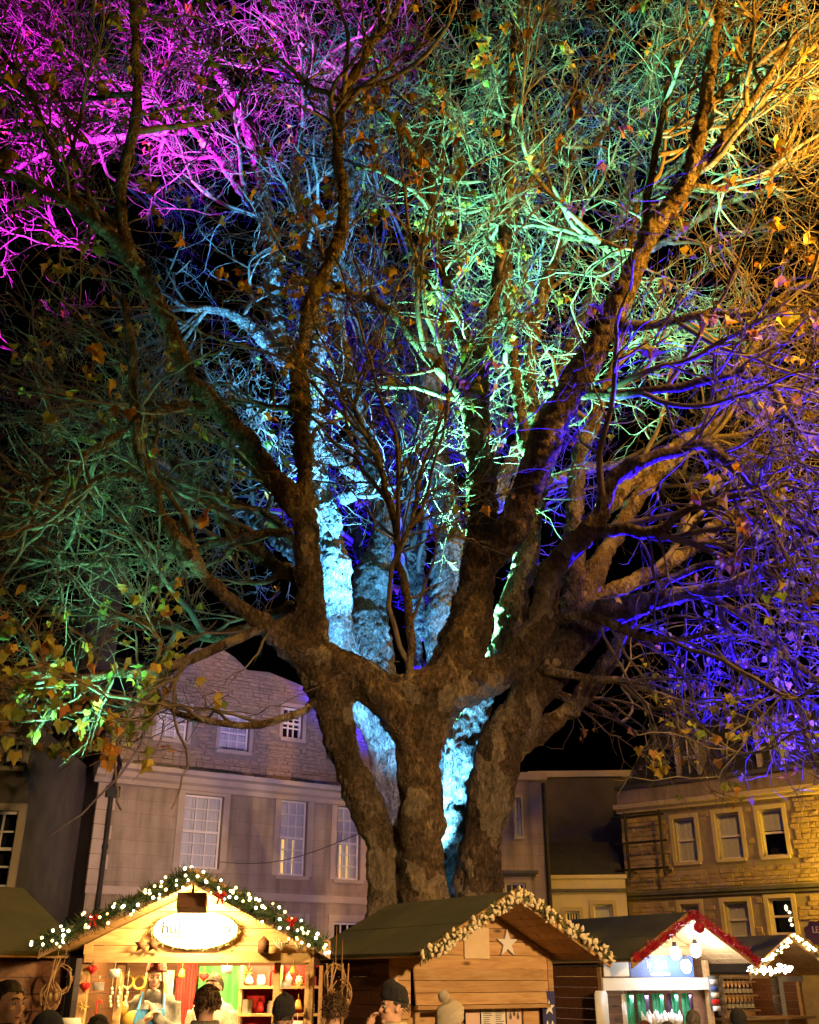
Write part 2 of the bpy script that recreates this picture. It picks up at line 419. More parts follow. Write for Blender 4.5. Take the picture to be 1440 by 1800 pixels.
FRONT = {
 'left_stem': [(680,1740,17.4,44),(677,1640,17.4,34),(673,1560,17.4,28),(668,1490,17.4,28),(653,1440,17.4,30),(630,1385,17.4,30),(607,1320,17.3,29),(590,1260,17.2,31),(578,1205,17.1,42),(556,1165,17,42),(542,1120,16.9,34)],
 'mid_stem': [(746,1740,17.2,58),(745,1640,17.2,48),(743,1560,17.2,43),(740,1480,17.2,41),(740,1400,17.2,39),(742,1330,17.2,36),(752,1270,17.2,38),(775,1215,17.2,48),(806,1150,17.3,42),(832,1060,17.4,36),(848,960,17.4,31),(846,850,17.5,26),(838,760,17.6,22),(832,690,17.6,25),(820,620,17.6,14),(795,530,17.8,12),(768,450,18,10),(757,350,18.4,9),(745,285,18.6,8),(700,222,19,7),(655,180,19.3,5)],
 'mid_twin': [(726,1480,17.0,18),(724,1400,17.0,20),(721,1330,17.0,21),(706,1270,17.0,28),(668,1215,17.0,38),(610,1180,17.0,34),(556,1155,16.9,36),(500,1128,16.8,28)],
 'bridge': [(690,1230,17.1,36),(740,1215,17.1,40),(800,1210,17.1,40),(860,1190,17.1,36),(905,1165,17,32),(938,1130,16.9,30),(958,1070,16.8,26),(970,1005,16.7,22),(1003,963,16.5,20),(1040,928,16.3,19),(1060,889,16.2,14),(1081,839,16.2,13),(1130,811,16.1,12),(1188,794,16,11),(1235,780,15.9,10),(1311,840,15.6,9),(1380,905,15.3,7),(1470,960,15,5)],
 'upright': [(544,1140,16.9,34),(547,1050,16.8,27),(541,950,16.7,22),(536,850,16.6,16),(531,740,16.5,14),(524,688,16.5,19),(534,600,16.4,13),(547,530,16.3,14),(578,465,16.2,13),(603,395,16,11),(602,320,15.8,10),(592,255,15.6,9),(605,160,15.4,8),(650,88,15.1,7),(700,10,14.8,5),(730,-60,14.6,4)],
 'left_big': [(538,930,16.7,20),(520,890,16.6,20),(478,835,16.4,19),(430,770,16.1,18),(372,710,15.8,17),(330,655,15.6,15),(300,580,15.4,14),(268,515,15.2,15),(228,450,15,13),(140,372,14.6,10),(60,322,14.3,8),(-40,300,14,6)],
 'left_fork': [(232,455,15,11),(214,390,14.9,10),(216,320,14.8,10),(240,190,14.5,9),(236,60,14.3,8),(230,-60,14,6)],
 'top_left': [(150,380,14.6,7),(95,270,15.2,6),(45,150,15.9,5),(-30,50,16.6,4)],
 'left_side': [(385,722,15.9,12),(350,722,15.8,10),(305,716,15.6,10),(247,745,15.4,9),(200,770,15.2,8),(136,810,15,7),(75,850,14.8,6),(-30,880,14.5,5)],
 'left_low': [(505,1128,16.8,22),(470,1104,16.6,16),(400,1050,16.3,14),(335,985,16,14),(292,920,15.8,13),(265,850,15.6,12),(242,790,15.4,13),(236,700,15.3,8),(230,600,15.2,7),(214,520,15.1,6)],
 'left_low_arm': [(262,845,15.6,8),(200,835,15.3,7),(100,875,15,6),(-20,945,14.7,5)],
 'mint_low': [(515,935,18.2,8),(440,940,18.2,8),(350,965,18.1,7.5),(262,982,18,7),(195,993,17.9,6),(100,986,17.7,5),(-30,1000,17.5,4)],
 'mint_high': [(528,960,18.6,9),(470,905,19,8),(440,895,19.2,7),(372,866,19.3,7),(300,868,19.4,6),(200,900,19.4,5),(-20,965,19.4,4)],
 'mint_top': [(480,860,18.4,8),(420,800,18.8,7),(385,776,19,7),(330,770,19,6),(250,760,18.9,6),(150,765,18.8,5),(-20,790,18.6,4)],
 'back_left': [(530,1020,18,16),(470,985,18.6,14),(420,945,19.2,13),(370,880,19.8,12),(300,810,20.2,9),(230,760,20.6,7),(120,700,21,6),(0,660,21,4)],
 'back_low': [(540,1080,18,16),(495,1075,18.3,15),(440,1105,18.6,13),(380,1120,18.8,10),(300,1100,19,8),(200,1080,19.2,6),(100,1060,19.2,5)],
 'mint_arm': [(520,1090,16.9,14),(462,1108,16.5,9),(400,1128,16.2,9),(330,1160,15.9,9),(262,1182,15.6,9),(200,1184,15.4,8),(130,1194,15.1,7),(30,1178,14.8,6),(-30,1190,14.6,4)],
 'mint_sub_one': [(200,1184,15.4,5),(172,1226,15.3,4),(130,1285,15.2,3)],
 'mint_sub_two': [(262,1182,15.6,5),(282,1130,15.7,4),(240,1075,15.8,3)],
 'mint_sub_three': [(130,1194,15.1,5),(92,1246,15,4),(58,1298,15,3)],
 'mint_sub_four': [(330,1160,15.9,5),(300,1212,15.7,4),(262,1270,15.6,3)],
 'mint_sub_five': [(80,1186,14.9,4),(50,1130,14.9,4),(20,1080,14.9,3)],
 'hanging_arm': [(566,1225,17.1,14),(545,1240,16.9,8),(520,1256,16.7,7),(460,1276,16.4,6.5),(390,1272,16.2,6),(330,1262,16,6),(292,1240,15.9,5),(250,1212,15.8,4)],
 'centre_shoot': [(716,1230,16.9,10),(719,1180,16.8,8),(722,1110,16.7,8),(706,1010,16.7,7),(690,900,16.7,6.5),(664,810,16.7,6),(640,758,16.7,5),(610,690,16.8,4)],
 'right_big': [(846,1010,17.4,24),(880,965,17.2,26),(912,900,17,27),(936,840,16.8,28),(962,770,16.6,27),(1000,690,16.4,26),(1042,620,16.2,24),(1082,550,16,22),(1112,480,15.8,20),(1150,400,15.5,18),(1200,332,15.2,16),(1218,280,15,14),(1236,200,14.8,13),(1250,100,14.5,11),(1266,0,14.2,9),(1280,-80,14,7)],
 'top_right_one': [(1240,190,14.8,8),(1310,130,15.4,7),(1380,90,16,5),(1470,60,16.5,4)],
 'top_right_two': [(1205,330,15.2,8),(1290,330,15.8,7),(1370,290,16.4,6),(1470,230,17,4)],
 'right_fork': [(1196,338,15.2,12),(1240,285,15,9),(1290,220,14.8,8),(1340,150,14.6,7),(1400,60,14.4,5)],
 'right_inner': [(1138,420,15.6,9),(1136,350,15.6,8),(1150,280,15.5,7),(1165,200,15.5,6),(1180,100,15.4,5)],
 'green_wave': [(1128,440,16.2,8),(1082,440,16.8,8),(1040,422,17.2,7),(990,416,17.6,5),(950,400,18,4)],
 'right_arm_high': [(1080,575,16,11),(1150,570,15.8,8),(1240,555,15.5,7),(1330,545,15.2,6),(1400,505,15,5),(1480,470,14.8,4)],
 'right_arm_mid': [(960,690,16.8,10),(1050,692,16.4,9),(1150,687,16,8),(1240,670,15.7,8),(1310,652,15.5,7),(1355,680,15.3,6),(1395,745,15.1,5),(1420,800,15,3)],
 'right_arm_low': [(1045,932,16.3,13),(1100,932,16,11),(1155,934,15.7,10),(1190,908,15.5,8),(1240,888,15.3,7),(1310,868,15,6),(1400,850,14.8,4)],
 'blue_beam': [(950,1010,18.6,16),(1010,960,19.2,16),(1060,900,19.8,15),(1110,845,20.4,13),(1170,795,21,11),(1240,755,21.6,8),(1330,700,22.2,6)],
 'green_limb': [(842,700,17.6,16),(850,620,17.6,12),(872,520,17.8,11),(888,400,18,10),(893,270,18.2,9),(898,160,18.4,7),(905,20,18.6,5)],
 'green_limb_two': [(925,800,18.2,11),(912,700,18.6,11),(893,560,19,10),(890,470,19.2,9),(905,380,19.4,8),(940,310,19.6,8),(1000,230,19.8,6),(1040,120,20,4)],
 'arch': [(826,715,17.5,12),(800,680,17.4,9),(762,640,17.2,9),(722,590,17,8),(690,550,16.8,8),(640,522,16.6,7),(588,506,16.5,5)],
 'right_stem': [(842,1740,18.2,66),(840,1660,18.2,50),(840,1580,18.2,42),(845,1500,18.2,37),(858,1410,18.2,40),(872,1345,18.1,41),(905,1270,18,38),(948,1200,17.9,38),(986,1150,17.7,37),(1025,1108,17.5,32),(1070,1078,17.2,25),(1130,1062,16.9,18),(1200,1045,16.6,13),(1290,1030,16.2,11),(1340,1005,16,9),(1400,1000,15.8,7),(1480,985,15.6,5)],
 'right_rise': [(975,1165,17.8,24),(1000,1080,18,22),(1010,1000,18.2,20),(1010,900,18.5,16),(1020,800,18.8,14),(1060,700,19.2,11),(1090,600,19.5,9),(1100,480,19.8,7),(1120,360,20,5)],
 'right_low_stem': [(890,1330,18.3,20),(940,1292,18.4,18),(1000,1250,18.4,16),(1040,1205,18.2,16),(1072,1160,18,14),(1096,1110,17.8,11),(1150,1040,17.5,8),(1220,1000,17.2,7),(1300,985,17,6)],
 'right_low_arm': [(962,1090,16.8,12),(1000,1085,16.6,9),(1035,1082,16.4,9),(1080,1098,16.1,8),(1130,1118,15.9,7),(1185,1125,15.7,6),(1260,1110,15.5,4)],
 'back_filler': [(818,1740,19.7,60),(814,1600,19.7,46),(812,1480,19.7,42),(815,1380,19.7,38),(822,1290,19.6,34),(842,1210,19.3,30),(870,1140,19,26)],
 'fill_one': [(870,1190,18.9,28),(882,1150,18.7,28),(905,1060,18.8,24),(928,960,19,20),(942,860,19.3,17),(940,760,19.6,15),(930,650,19.9,12),(948,540,20.2,10),(985,420,20.6,8),(1000,280,21,6),(1010,120,21.4,4)],
 'fill_two': [(985,1130,18.8,22),(1030,1040,19.4,19),(1070,960,20,16),(1120,880,20.6,13),(1190,800,21.2,10),(1270,700,21.8,8),(1340,590,22.2,6)],
 'fill_three': [(1000,1100,19,18),(1080,1040,19.6,14),(1160,1000,20.2,12),(1220,960,20.6,11),(1290,900,21,9),(1380,860,21.4,6)],
 'curtain_one': [(960,1180,17.4,9),(1030,1190,17,7),(1110,1205,16.7,6),(1190,1240,16.4,4),(1250,1290,16.2,3)],
 'curtain_three': [(930,1215,18.6,9),(1000,1225,19,7),(1060,1250,19.4,5),(1120,1290,19.8,3)],
 'blue_drop': [(1220,1040,16.8,8),(1290,1075,17.4,8),(1350,1120,17.8,8),(1400,1170,18,7),(1440,1200,18,6),(1500,1230,18,4)],
}
BACK = {
 'far_mid_one': [(735,1180,24.2,14),(722,1040,24.8,11),(716,900,25.4,9),(705,760,25.9,8),(690,620,26.3,6),(670,480,26.6,5)],
 'far_mid_two': [(740,1120,24.4,11),(738,980,25,9),(752,840,25.6,8),(735,700,26.1,6),(745,560,26.5,5)],
 'far_mid_three': [(640,1000,24.2,11),(615,880,25,9),(640,760,25.6,7),(625,640,26.1,6),(650,500,26.5,4)],
 'far_mid_four': [(800,980,24.6,10),(860,860,25.4,8),(880,740,26,7),(920,620,26.4,5)],
 'trunk': [(760,1740,22.8,100),(755,1560,22.8,76),(735,1420,22.8,66),(705,1310,22.8,60),(668,1230,22.9,50),(652,1170,23.0,43),(645,1085,23.2,37),(660,1000,23.4,30),(680,920,23.6,23),(664,850,23.8,20),(645,775,24.0,17),(622,700,24.2,15),(600,600,24.4,13),(590,480,24.6,11),(620,340,25.0,9),(600,200,25.4,7),(620,60,25.8,5)],
 'left_limb': [(655,1250,22.7,32),(612,1180,22.4,30),(592,1110,22.1,31),(586,1010,21.9,31),(574,930,21.9,27),(558,850,22.0,21),(548,760,22.2,18),(536,700,22.4,17),(500,640,22.6,15),(486,560,22.8,15),(479,480,23.0,15),(470,390,23.2,13),(455,280,23.6,12),(428,205,24.0,11),(392,140,24.4,9),(340,60,24.8,7),(300,-30,25.2,5)],
 'left_limb_two': [(558,840,22.0,15),(556,740,21.9,14),(556,650,21.8,14),(560,560,22.0,11),(540,450,22.4,9),(520,330,23.0,8),(530,200,23.6,7),(560,60,24.4,5)],
 'mint_side': [(498,645,22.6,12),(455,590,22.4,11),(420,560,22.2,10),(380,545,22.0,8),(330,540,21.8,6),(260,500,21.6,4)],
 'magenta_limb': [(470,400,23.2,9),(420,330,23.6,8),(370,260,24.2,7),(300,190,24.8,6),(200,130,25.4,5),(80,70,26.0,4)],
 'magenta_limb_two': [(330,230,24.6,6),(200,240,25.0,6),(80,270,25.3,5),(-30,330,25.6,4)],
 'right_limb': [(765,1520,22.9,44),(764,1420,23.0,42),(765,1300,23.2,40),(778,1180,23.4,31),(782,1060,23.6,31),(790,960,23.8,26),(777,860,24.0,22),(765,755,24.2,20),(757,665,24.4,19),(778,585,24.6,16),(800,500,24.8,13),(820,390,25.2,11),(810,260,25.6,9),(840,120,26.2,7),(860,0,26.6,5)],
 'right_limb_two': [(760,680,24.4,13),(740,580,24.6,11),(735,470,25.0,9),(760,330,25.4,8),(740,180,26.0,6),(720,40,26.4,4)],
 'bent_arm': [(600,880,22.9,11),(640,860,22.6,10),(625,835,22.4,10),(590,810,22.4,9),(565,785,22.4,7)],
 'far_right': [(790,1000,23.8,20),(850,900,24.4,17),(910,790,25.0,14),(980,660,25.6,12),(1040,520,26.2,10),(1090,380,26.8,8),(1130,220,27.4,6),(1160,60,27.8,5)],
 'far_top_right': [(1090,380,26.8,8),(1180,300,26.4,7),(1280,200,26,6),(1400,120,25.6,4)],
 'far_top_right_two': [(1060,470,26.4,8),(1160,430,26,7),(1270,360,25.6,6),(1400,320,25.2,4)],
 'far_right_low': [(860,890,24.5,13),(960,850,25.2,11),(1060,820,25.8,9),(1180,830,26.2,7),(1300,860,26.4,6),(1420,900,26.4,4)],
 'far_left_low': [(590,1040,22.0,16),(500,960,23.2,13),(400,880,24.4,11),(290,820,25.4,9),(170,760,26.2,7),(40,700,26.8,5)],
}

def grow(start, dirs, length, r0, r1, nseg, wig, up, out, axis_xy):
    n = len(start); p = start.copy(); d = dirs / (np.linalg.norm(dirs, axis=1, keepdims=True) + 1e-9)
    pts = np.zeros((n, nseg+1, 3)); pts[:, 0] = p
    step = (length / nseg)[:, None]
    for s in range(nseg):
        rad = p.copy(); rad[:, :2] -= axis_xy; rad[:, 2] = 0
        rad /= np.linalg.norm(rad, axis=1, keepdims=True) + 1e-6
        d = d + rng.normal(0, wig, (n, 3)) + out * rad
        d[:, 2] += up
        d /= np.linalg.norm(d, axis=1, keepdims=True)
        p = p + d * step; pts[:, s+1] = p
    k = np.linspace(0, 1, nseg+1)[None]
    return pts, r0[:, None] * (1-k) + r1[:, None] * k
def sample_along(pts, rad, per, tmin=.1):
    """pick points along the branches (N,K,3): returns pos, tangent, radius, t"""
    N_, K, _ = pts.shape
    L = np.linalg.norm(np.diff(pts, axis=1), axis=2).sum(1)
    cnt = np.maximum(1, rng.poisson(L * per)); who = np.repeat(np.arange(N_), cnt)
    t = tmin + (1-tmin) * rng.random(len(who)) ** .85; f = t * (K-1); i = np.minimum(f.astype(int), K-2); w = (f-i)[:, None]
    pos = pts[who, i]*(1-w) + pts[who, i+1]*w; tan = pts[who, i+1]-pts[who, i]
    tan /= np.linalg.norm(tan, axis=1, keepdims=True) + 1e-9
    r = rad[who, i]*(1-w[:, 0]) + rad[who, i+1]*w[:, 0]
    return pos, tan, r, t
def side_dir(tan, spread):
    v = rng.normal(0, 1, tan.shape); v -= (v*tan).sum(1, keepdims=True)*tan
    v /= np.linalg.norm(v, axis=1, keepdims=True) + 1e-9
    a = spread[:, None]; return tan*np.cos(a) + v*np.sin(a)
def in_view(p, m=170):
    x, y = project(p)
    return (x > -m) & (x < 1440+m) & (y > -m) & (y < np.where(x < 900, np.where(x < 330, 1335, 1270), 1420)) & (p[:, 1] > 7.5)

def leaf_mesh(i):
    r2 = random.Random(i)
    lobes = [(0, .0), (.12, -.06), (.36, -.17), (.46, .04), (.60, .36), (.36, .42), (.24, .66), (0, .98)]
    pts = [(x*(1+r2.uniform(-.12, .12)), y+r2.uniform(-.03, .03)) for x, y in lobes[1:-1]]
    poly = [(0, 0)] + pts + [(0, .98)] + [(-x*(1+r2.uniform(-.1, .1)), y) for x, y in reversed(pts)]
    fold = r2.uniform(.1, .9); curl = r2.uniform(-.9, .5)
    V = [(0, .3, 0)] + [(x, y, fold*abs(x) + curl*(y-.3)**2) for x, y in poly]
    n = len(poly)
    V += [(.012, 0, 0), (-.012, 0, 0), (0, -.45, .1)]
    F = [(0, 1+k, 1+(k+1) % n) for k in range(n)] + [(n+1, n+2, n+3)]
    return np.array(V), F
LEAFS = [leaf_mesh(i) for i in range(9)]

def tree(seed, name, label, specs, base, remesh_min, voxel, bark_mat, pA, pB, pC, pD, n_leaf, n_leaf_obj, leaf_w, skip_low=()):
    global rng
    rng = np.random.default_rng(seed); random.seed(seed)
    root = empty(name, base); tag(root, label, 'tree', 'plane trees in the square')
    base_v = np.array(base)
    thick = MB(); thin = []
    L = {k: limb(v) for k, v in specs.items()}
    for k, a in L.items():
        lump = 1 + .10*np.sin(np.arange(len(a))*.9 + rng.random()*6) * (rng.random(len(a))*.8+.4)
        a[:, 3] *= np.where(a[:, 3] > .1, lump, 1 + .5*(lump-1))
        if a[:, 3].max() > remesh_min:
            last = np.where(a[:, 3] > remesh_min)[0][-1]
            big = a[:last+2].copy()
            if len(big) >= 2: thick.tube(big[:, :3]-base_v, big[:, 3], 14)
            if last < len(a)-2: thin.append(a[max(0, last-1):])
        else: thin.append(a)
    # old pruning burls on the heavy wood
    for k, a in L.items():
        for q in a[::3]:
            if q[3] > .2 and rng.random() < .25:
                dd = rng.normal(0, 1, 3); dd /= np.linalg.norm(dd); c = q[:3]-base_v + dd*q[3]*.75
                thick.ball(c, q[3]*rng.uniform(.3, .5), 10, 7)
    me = remeshed(thick, voxel, [(.55, .18, 2), (.19, .13, 2), (.075, .05, 1)], 2)
    link('trunk', me, M[bark_mat], root)
    for a in thin:
        a = a.copy(); a[1:-1, :3] += rng.normal(0, .018, (len(a)-2, 3)); a[:, :3] -= base_v
        mb = MB(); mb.tube(a[:, :3], a[:, 3], 9); mb.build('limb', M[bark_mat], root, smooth=True)
    # everything finer grows from these
    axis = np.array(base[:2])
    pos, tan, rr, tt = [], [], [], []
    def collect(per, rmax):
        ps, ts, rs = [], [], []
        for a in L.values():
            seg = np.linalg.norm(np.diff(a[:, :3], axis=0), axis=1); T = np.diff(a[:, :3], axis=0) / (seg[:, None]+1e-9)
            ok = a[:-1, 3] < rmax
            cnt = rng.poisson(seg*per*ok); who = np.repeat(np.arange(len(seg)), cnt)
            w = rng.random(len(who))[:, None]
            ps.append(a[who, :3]*(1-w)+a[who+1, :3]*w); ts.append(T[who]); rs.append(a[who, 3])
        return np.vstack(ps), np.vstack(ts), np.concatenate(rs)
    meshes = []
    # A: secondary limbs
    p, t, r = collect(pA, .17)
    d = side_dir(t, rng.uniform(.5, 1.1, len(p)))
    A, Ar = grow(p, d, rng.uniform(2.5, 6., len(p)), np.minimum(r*.65, .07), np.full(len(p), .013), 16, .16, .035, .03, axis)
    ok = in_view(A[:, 8], 400); A, Ar = A[ok], Ar[ok]
    # B: branches
    p, t, r = collect(pB, .11)
    d = side_dir(t, rng.uniform(.6, 1.3, len(p)))
    p2, t2, r2, _ = sample_along(A, Ar, pB*1.0)
    d2 = side_dir(t2, rng.uniform(.5, 1.2, len(p2)))
    p = np.vstack([p, p2]); d = np.vstack([d, d2]); r = np.concatenate([r, r2])
    low = p[:, 2] < 10
    lenB = rng.uniform(1.0, 3.6, len(p))
    B, Br = grow(p, d, lenB, np.clip(r*.55, .012, .032), np.full(len(p), .0065), 10, .2, .01, .03, axis)
    droop = (p[:, 2] < 9.5) & (p[:, 0] > 3)            # the low right side hangs down in curtains
    if droop.any():
        Bd, Bdr = grow(p[droop], d[droop]*.6, rng.uniform(1.6, 3.6, droop.sum()), np.clip(r[droop]*.5, .014, .03), np.full(droop.sum(), .009), 10, .2, -.22, .02, axis)
        B[droop], Br[droop] = Bd, Bdr
    ok = in_view(B[:, 5], 250) & in_view(B[:, 10], 500); B, Br = B[ok], Br[ok]
    # C, D: twigs
    p, t, r, _ = sample_along(B, Br, pC)
    C, Cr = grow(p, side_dir(t, rng.uniform(.5, 1.2, len(p))), rng.uniform(.3, 1.7, len(p))**1.1, np.clip(r*.7, .0075, .011), np.full(len(p), .005), 5, .27, .03, .02, axis)
    ok = in_view(C[:, 3]); C, Cr = C[ok], Cr[ok]
    p, t, r, _ = sample_along(C, Cr, pD, .25)
    D, Dr = grow(p, side_dir(t, rng.uniform(.4, 1.1, len(p))), rng.uniform(.15, .55, len(p)), np.full(len(p), .006), np.full(len(p), .004), 3, .25, .02, 0, axis)
    ok = in_view(D[:, 1], 60); D, Dr = D[ok], Dr[ok]
    print(name, 'A', len(A), 'B', len(B), 'C', len(C), 'D', len(D))
    V, q = tubes(A-base_v, Ar, 7); o = link('branches', fast_mesh('branches', V, q), M['twig_bark'], root); o['kind'] = 'stuff'
    V, q = tubes(B-base_v, Br, 5); o = link('branchlets', fast_mesh('branchlets', V, q), M['twig_bark'], root); o['kind'] = 'stuff'
    Vc, qc = tubes(C-base_v, Cr, 3); Vd, qd = tubes(D-base_v, Dr, 3)
    o = link('twigs', fast_mesh('twigs', np.vstack([Vc, Vd]), np.vstack([qc, qd+len(Vc)])), M['twig_bark'], root); o['kind'] = 'stuff'
    # leaves that have not dropped yet
    tips = np.vstack([C[:, -1], C[:, 3], D[:, -1]])
    ok = in_view(tips, 20); tips = tips[ok]
    px, py = project(tips)
    wgt = leaf_w(tips, px, py); wgt /= wgt.sum()
    pick = rng.choice(len(tips), n_leaf//2, replace=False, p=wgt)
    pick = np.repeat(pick, rng.choice([1, 1, 2, 3, 4], len(pick)))           # leaves hang in small bunches
    lp = tips[pick] + rng.normal(0, .085, (len(pick), 3)); size = rng.uniform(.09, .23, len(lp))*np.where(lp[:, 1] < 15.3, 1.15, 1.0)
    lx, ly = px[pick], py[pick]
    dist = np.linalg.norm(lp-np.array([0, 0, CAMH]), axis=1)
    size = np.minimum(size, .0125*dist)*np.where((lx > 950) & (ly > 1000), .72, 1.0)
    show = size/dist * ((lx > 0) & (lx < 1440) & (ly > 0)); order = np.argsort(-show)
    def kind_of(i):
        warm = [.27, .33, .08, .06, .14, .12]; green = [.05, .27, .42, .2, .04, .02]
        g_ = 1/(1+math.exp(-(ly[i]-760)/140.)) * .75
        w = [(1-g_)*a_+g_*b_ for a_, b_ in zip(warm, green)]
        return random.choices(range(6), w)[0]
    def rot_of():
        return Matrix.Rotation(rng.uniform(0, 6.28), 3, 'Z') @ Matrix.Rotation(R(-90)+rng.normal(0, .7), 3, 'X') @ Matrix.Rotation(rng.normal(0, .7), 3, 'Y')
    cache = {}
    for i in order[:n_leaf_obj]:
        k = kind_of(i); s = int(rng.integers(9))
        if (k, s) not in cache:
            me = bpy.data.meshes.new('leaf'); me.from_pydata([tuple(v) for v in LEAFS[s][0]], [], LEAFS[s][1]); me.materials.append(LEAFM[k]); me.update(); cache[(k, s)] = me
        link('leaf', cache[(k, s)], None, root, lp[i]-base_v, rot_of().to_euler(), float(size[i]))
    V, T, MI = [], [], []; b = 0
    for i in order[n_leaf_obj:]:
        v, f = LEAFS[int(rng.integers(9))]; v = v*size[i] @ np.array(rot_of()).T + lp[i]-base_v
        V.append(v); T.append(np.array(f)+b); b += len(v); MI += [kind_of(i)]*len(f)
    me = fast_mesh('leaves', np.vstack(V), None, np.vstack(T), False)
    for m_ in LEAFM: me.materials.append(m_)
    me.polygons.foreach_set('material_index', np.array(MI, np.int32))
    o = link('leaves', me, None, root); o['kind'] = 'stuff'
    return root

def lw_front(t, x, y):
    w = np.full(len(t), .5)
    w += 14*np.exp(-((x-140)/150)**2-((y-1235)/85)**2)                       # bright bunch low on the left
    w += 1.3*((x > 950) & (y > 1080)) - .3*((x > 1000) & (y < 1000))                                          # curtain over the right-hand houses
    w += 1.0*((x > 250) & (x < 800) & (y > 150) & (y < 520))
    w += .9*(t[:, 1] < 15.3)
    return w
tree(5, 'plane_tree', 'huge brown multi-stemmed plane tree, its forked trunk rising behind the middle hut', FRONT, (.3, 17.6, 0), .135, .05, 'bark',
     .75, 1.9, 2.3, 2.0, 2100, 300, lw_front)
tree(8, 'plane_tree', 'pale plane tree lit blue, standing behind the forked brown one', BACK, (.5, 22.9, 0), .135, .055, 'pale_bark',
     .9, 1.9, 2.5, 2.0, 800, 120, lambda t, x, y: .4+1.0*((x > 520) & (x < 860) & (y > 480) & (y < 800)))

# ------------------------------------------------------------------ buildings
class Facade:
    """a wall plane: local x runs left to right along it, local -y faces the square"""
    def __init__(s, name, label, loc, th, cat='building'):
        s.loc = Vector((loc[0], loc[1], 0)); s.th = th
        s.root = tag(empty(name, s.loc, th), label, cat)
        s.x = Vector((math.cos(th), math.sin(th), 0)); s.n = Vector((math.sin(th), -math.cos(th), 0))
    def uz(s, px, py, off=0.0):
        q, _ = P(px, py, 10.0); o = Vector((0, 0, CAMH)); d = q - o
        p0 = s.loc + s.n*off
        t = (p0-o).dot(s.n) / d.dot(s.n); w = o + d*t - s.loc
        return w.dot(s.x), w.z
    def rect(s, tl, br):
        u0, z1 = s.uz(*tl); u1, z0 = s.uz(*br); return (u0, u1, z0, z1)
def inside_poly(poly, x, z):
    c = False; n = len(poly)
    for i in range(n):
        (x0, z0), (x1, z1) = poly[i], poly[(i+1) % n]
        if (z0 > z) != (z1 > z) and x < (x1-x0)*(z-z0)/(z1-z0)+x0: c = not c
    return c
def wall_mesh(u0, u1, z0, z1, holes, depth=.22, y=0.0, back=.5):
    us = sorted({u0, u1, *[min(max(v, u0), u1) for h in holes for v in h[:2]]}); zs = sorted({z0, z1, *[min(max(v, z0), z1) for h in holes for v in h[2:4]]})
    mb = MB()
    for i in range(len(us)-1):
        for j in range(len(zs)-1):
            cu, cz = (us[i]+us[i+1])/2, (zs[j]+zs[j+1])/2
            if any(h[0] < cu < h[1] and h[2] < cz < h[3] for h in holes): continue
            mb.add([(us[i], y, zs[j]), (us[i+1], y, zs[j]), (us[i+1], y, zs[j+1]), (us[i], y, zs[j+1])], [(0, 1, 2, 3)])
    for a, b, c, d in [h[:4] for h in holes]:
        yb = y+depth
        mb.add([(a,y,c),(b,y,c),(b,y,d),(a,y,d),(a,yb,c),(b,yb,c),(b,yb,d),(a,yb,d)], [(0,4,5,1),(1,5,6,2),(2,6,7,3),(3,7,4,0)])
    mb.add([(u0,y,z0),(u1,y,z0),(u1,y,z1),(u0,y,z1),(u0,y+back,z0),(u1,y+back,z0),(u1,y+back,z1),(u0,y+back,z1)], [(0,4,7,3),(1,2,6,5),(3,7,6,2)])
    return mb
UNIT = MB().box(0, 1, 0, 1, 0, 1).mesh('pane'); UNIT.materials.append(M['pane_glass'])
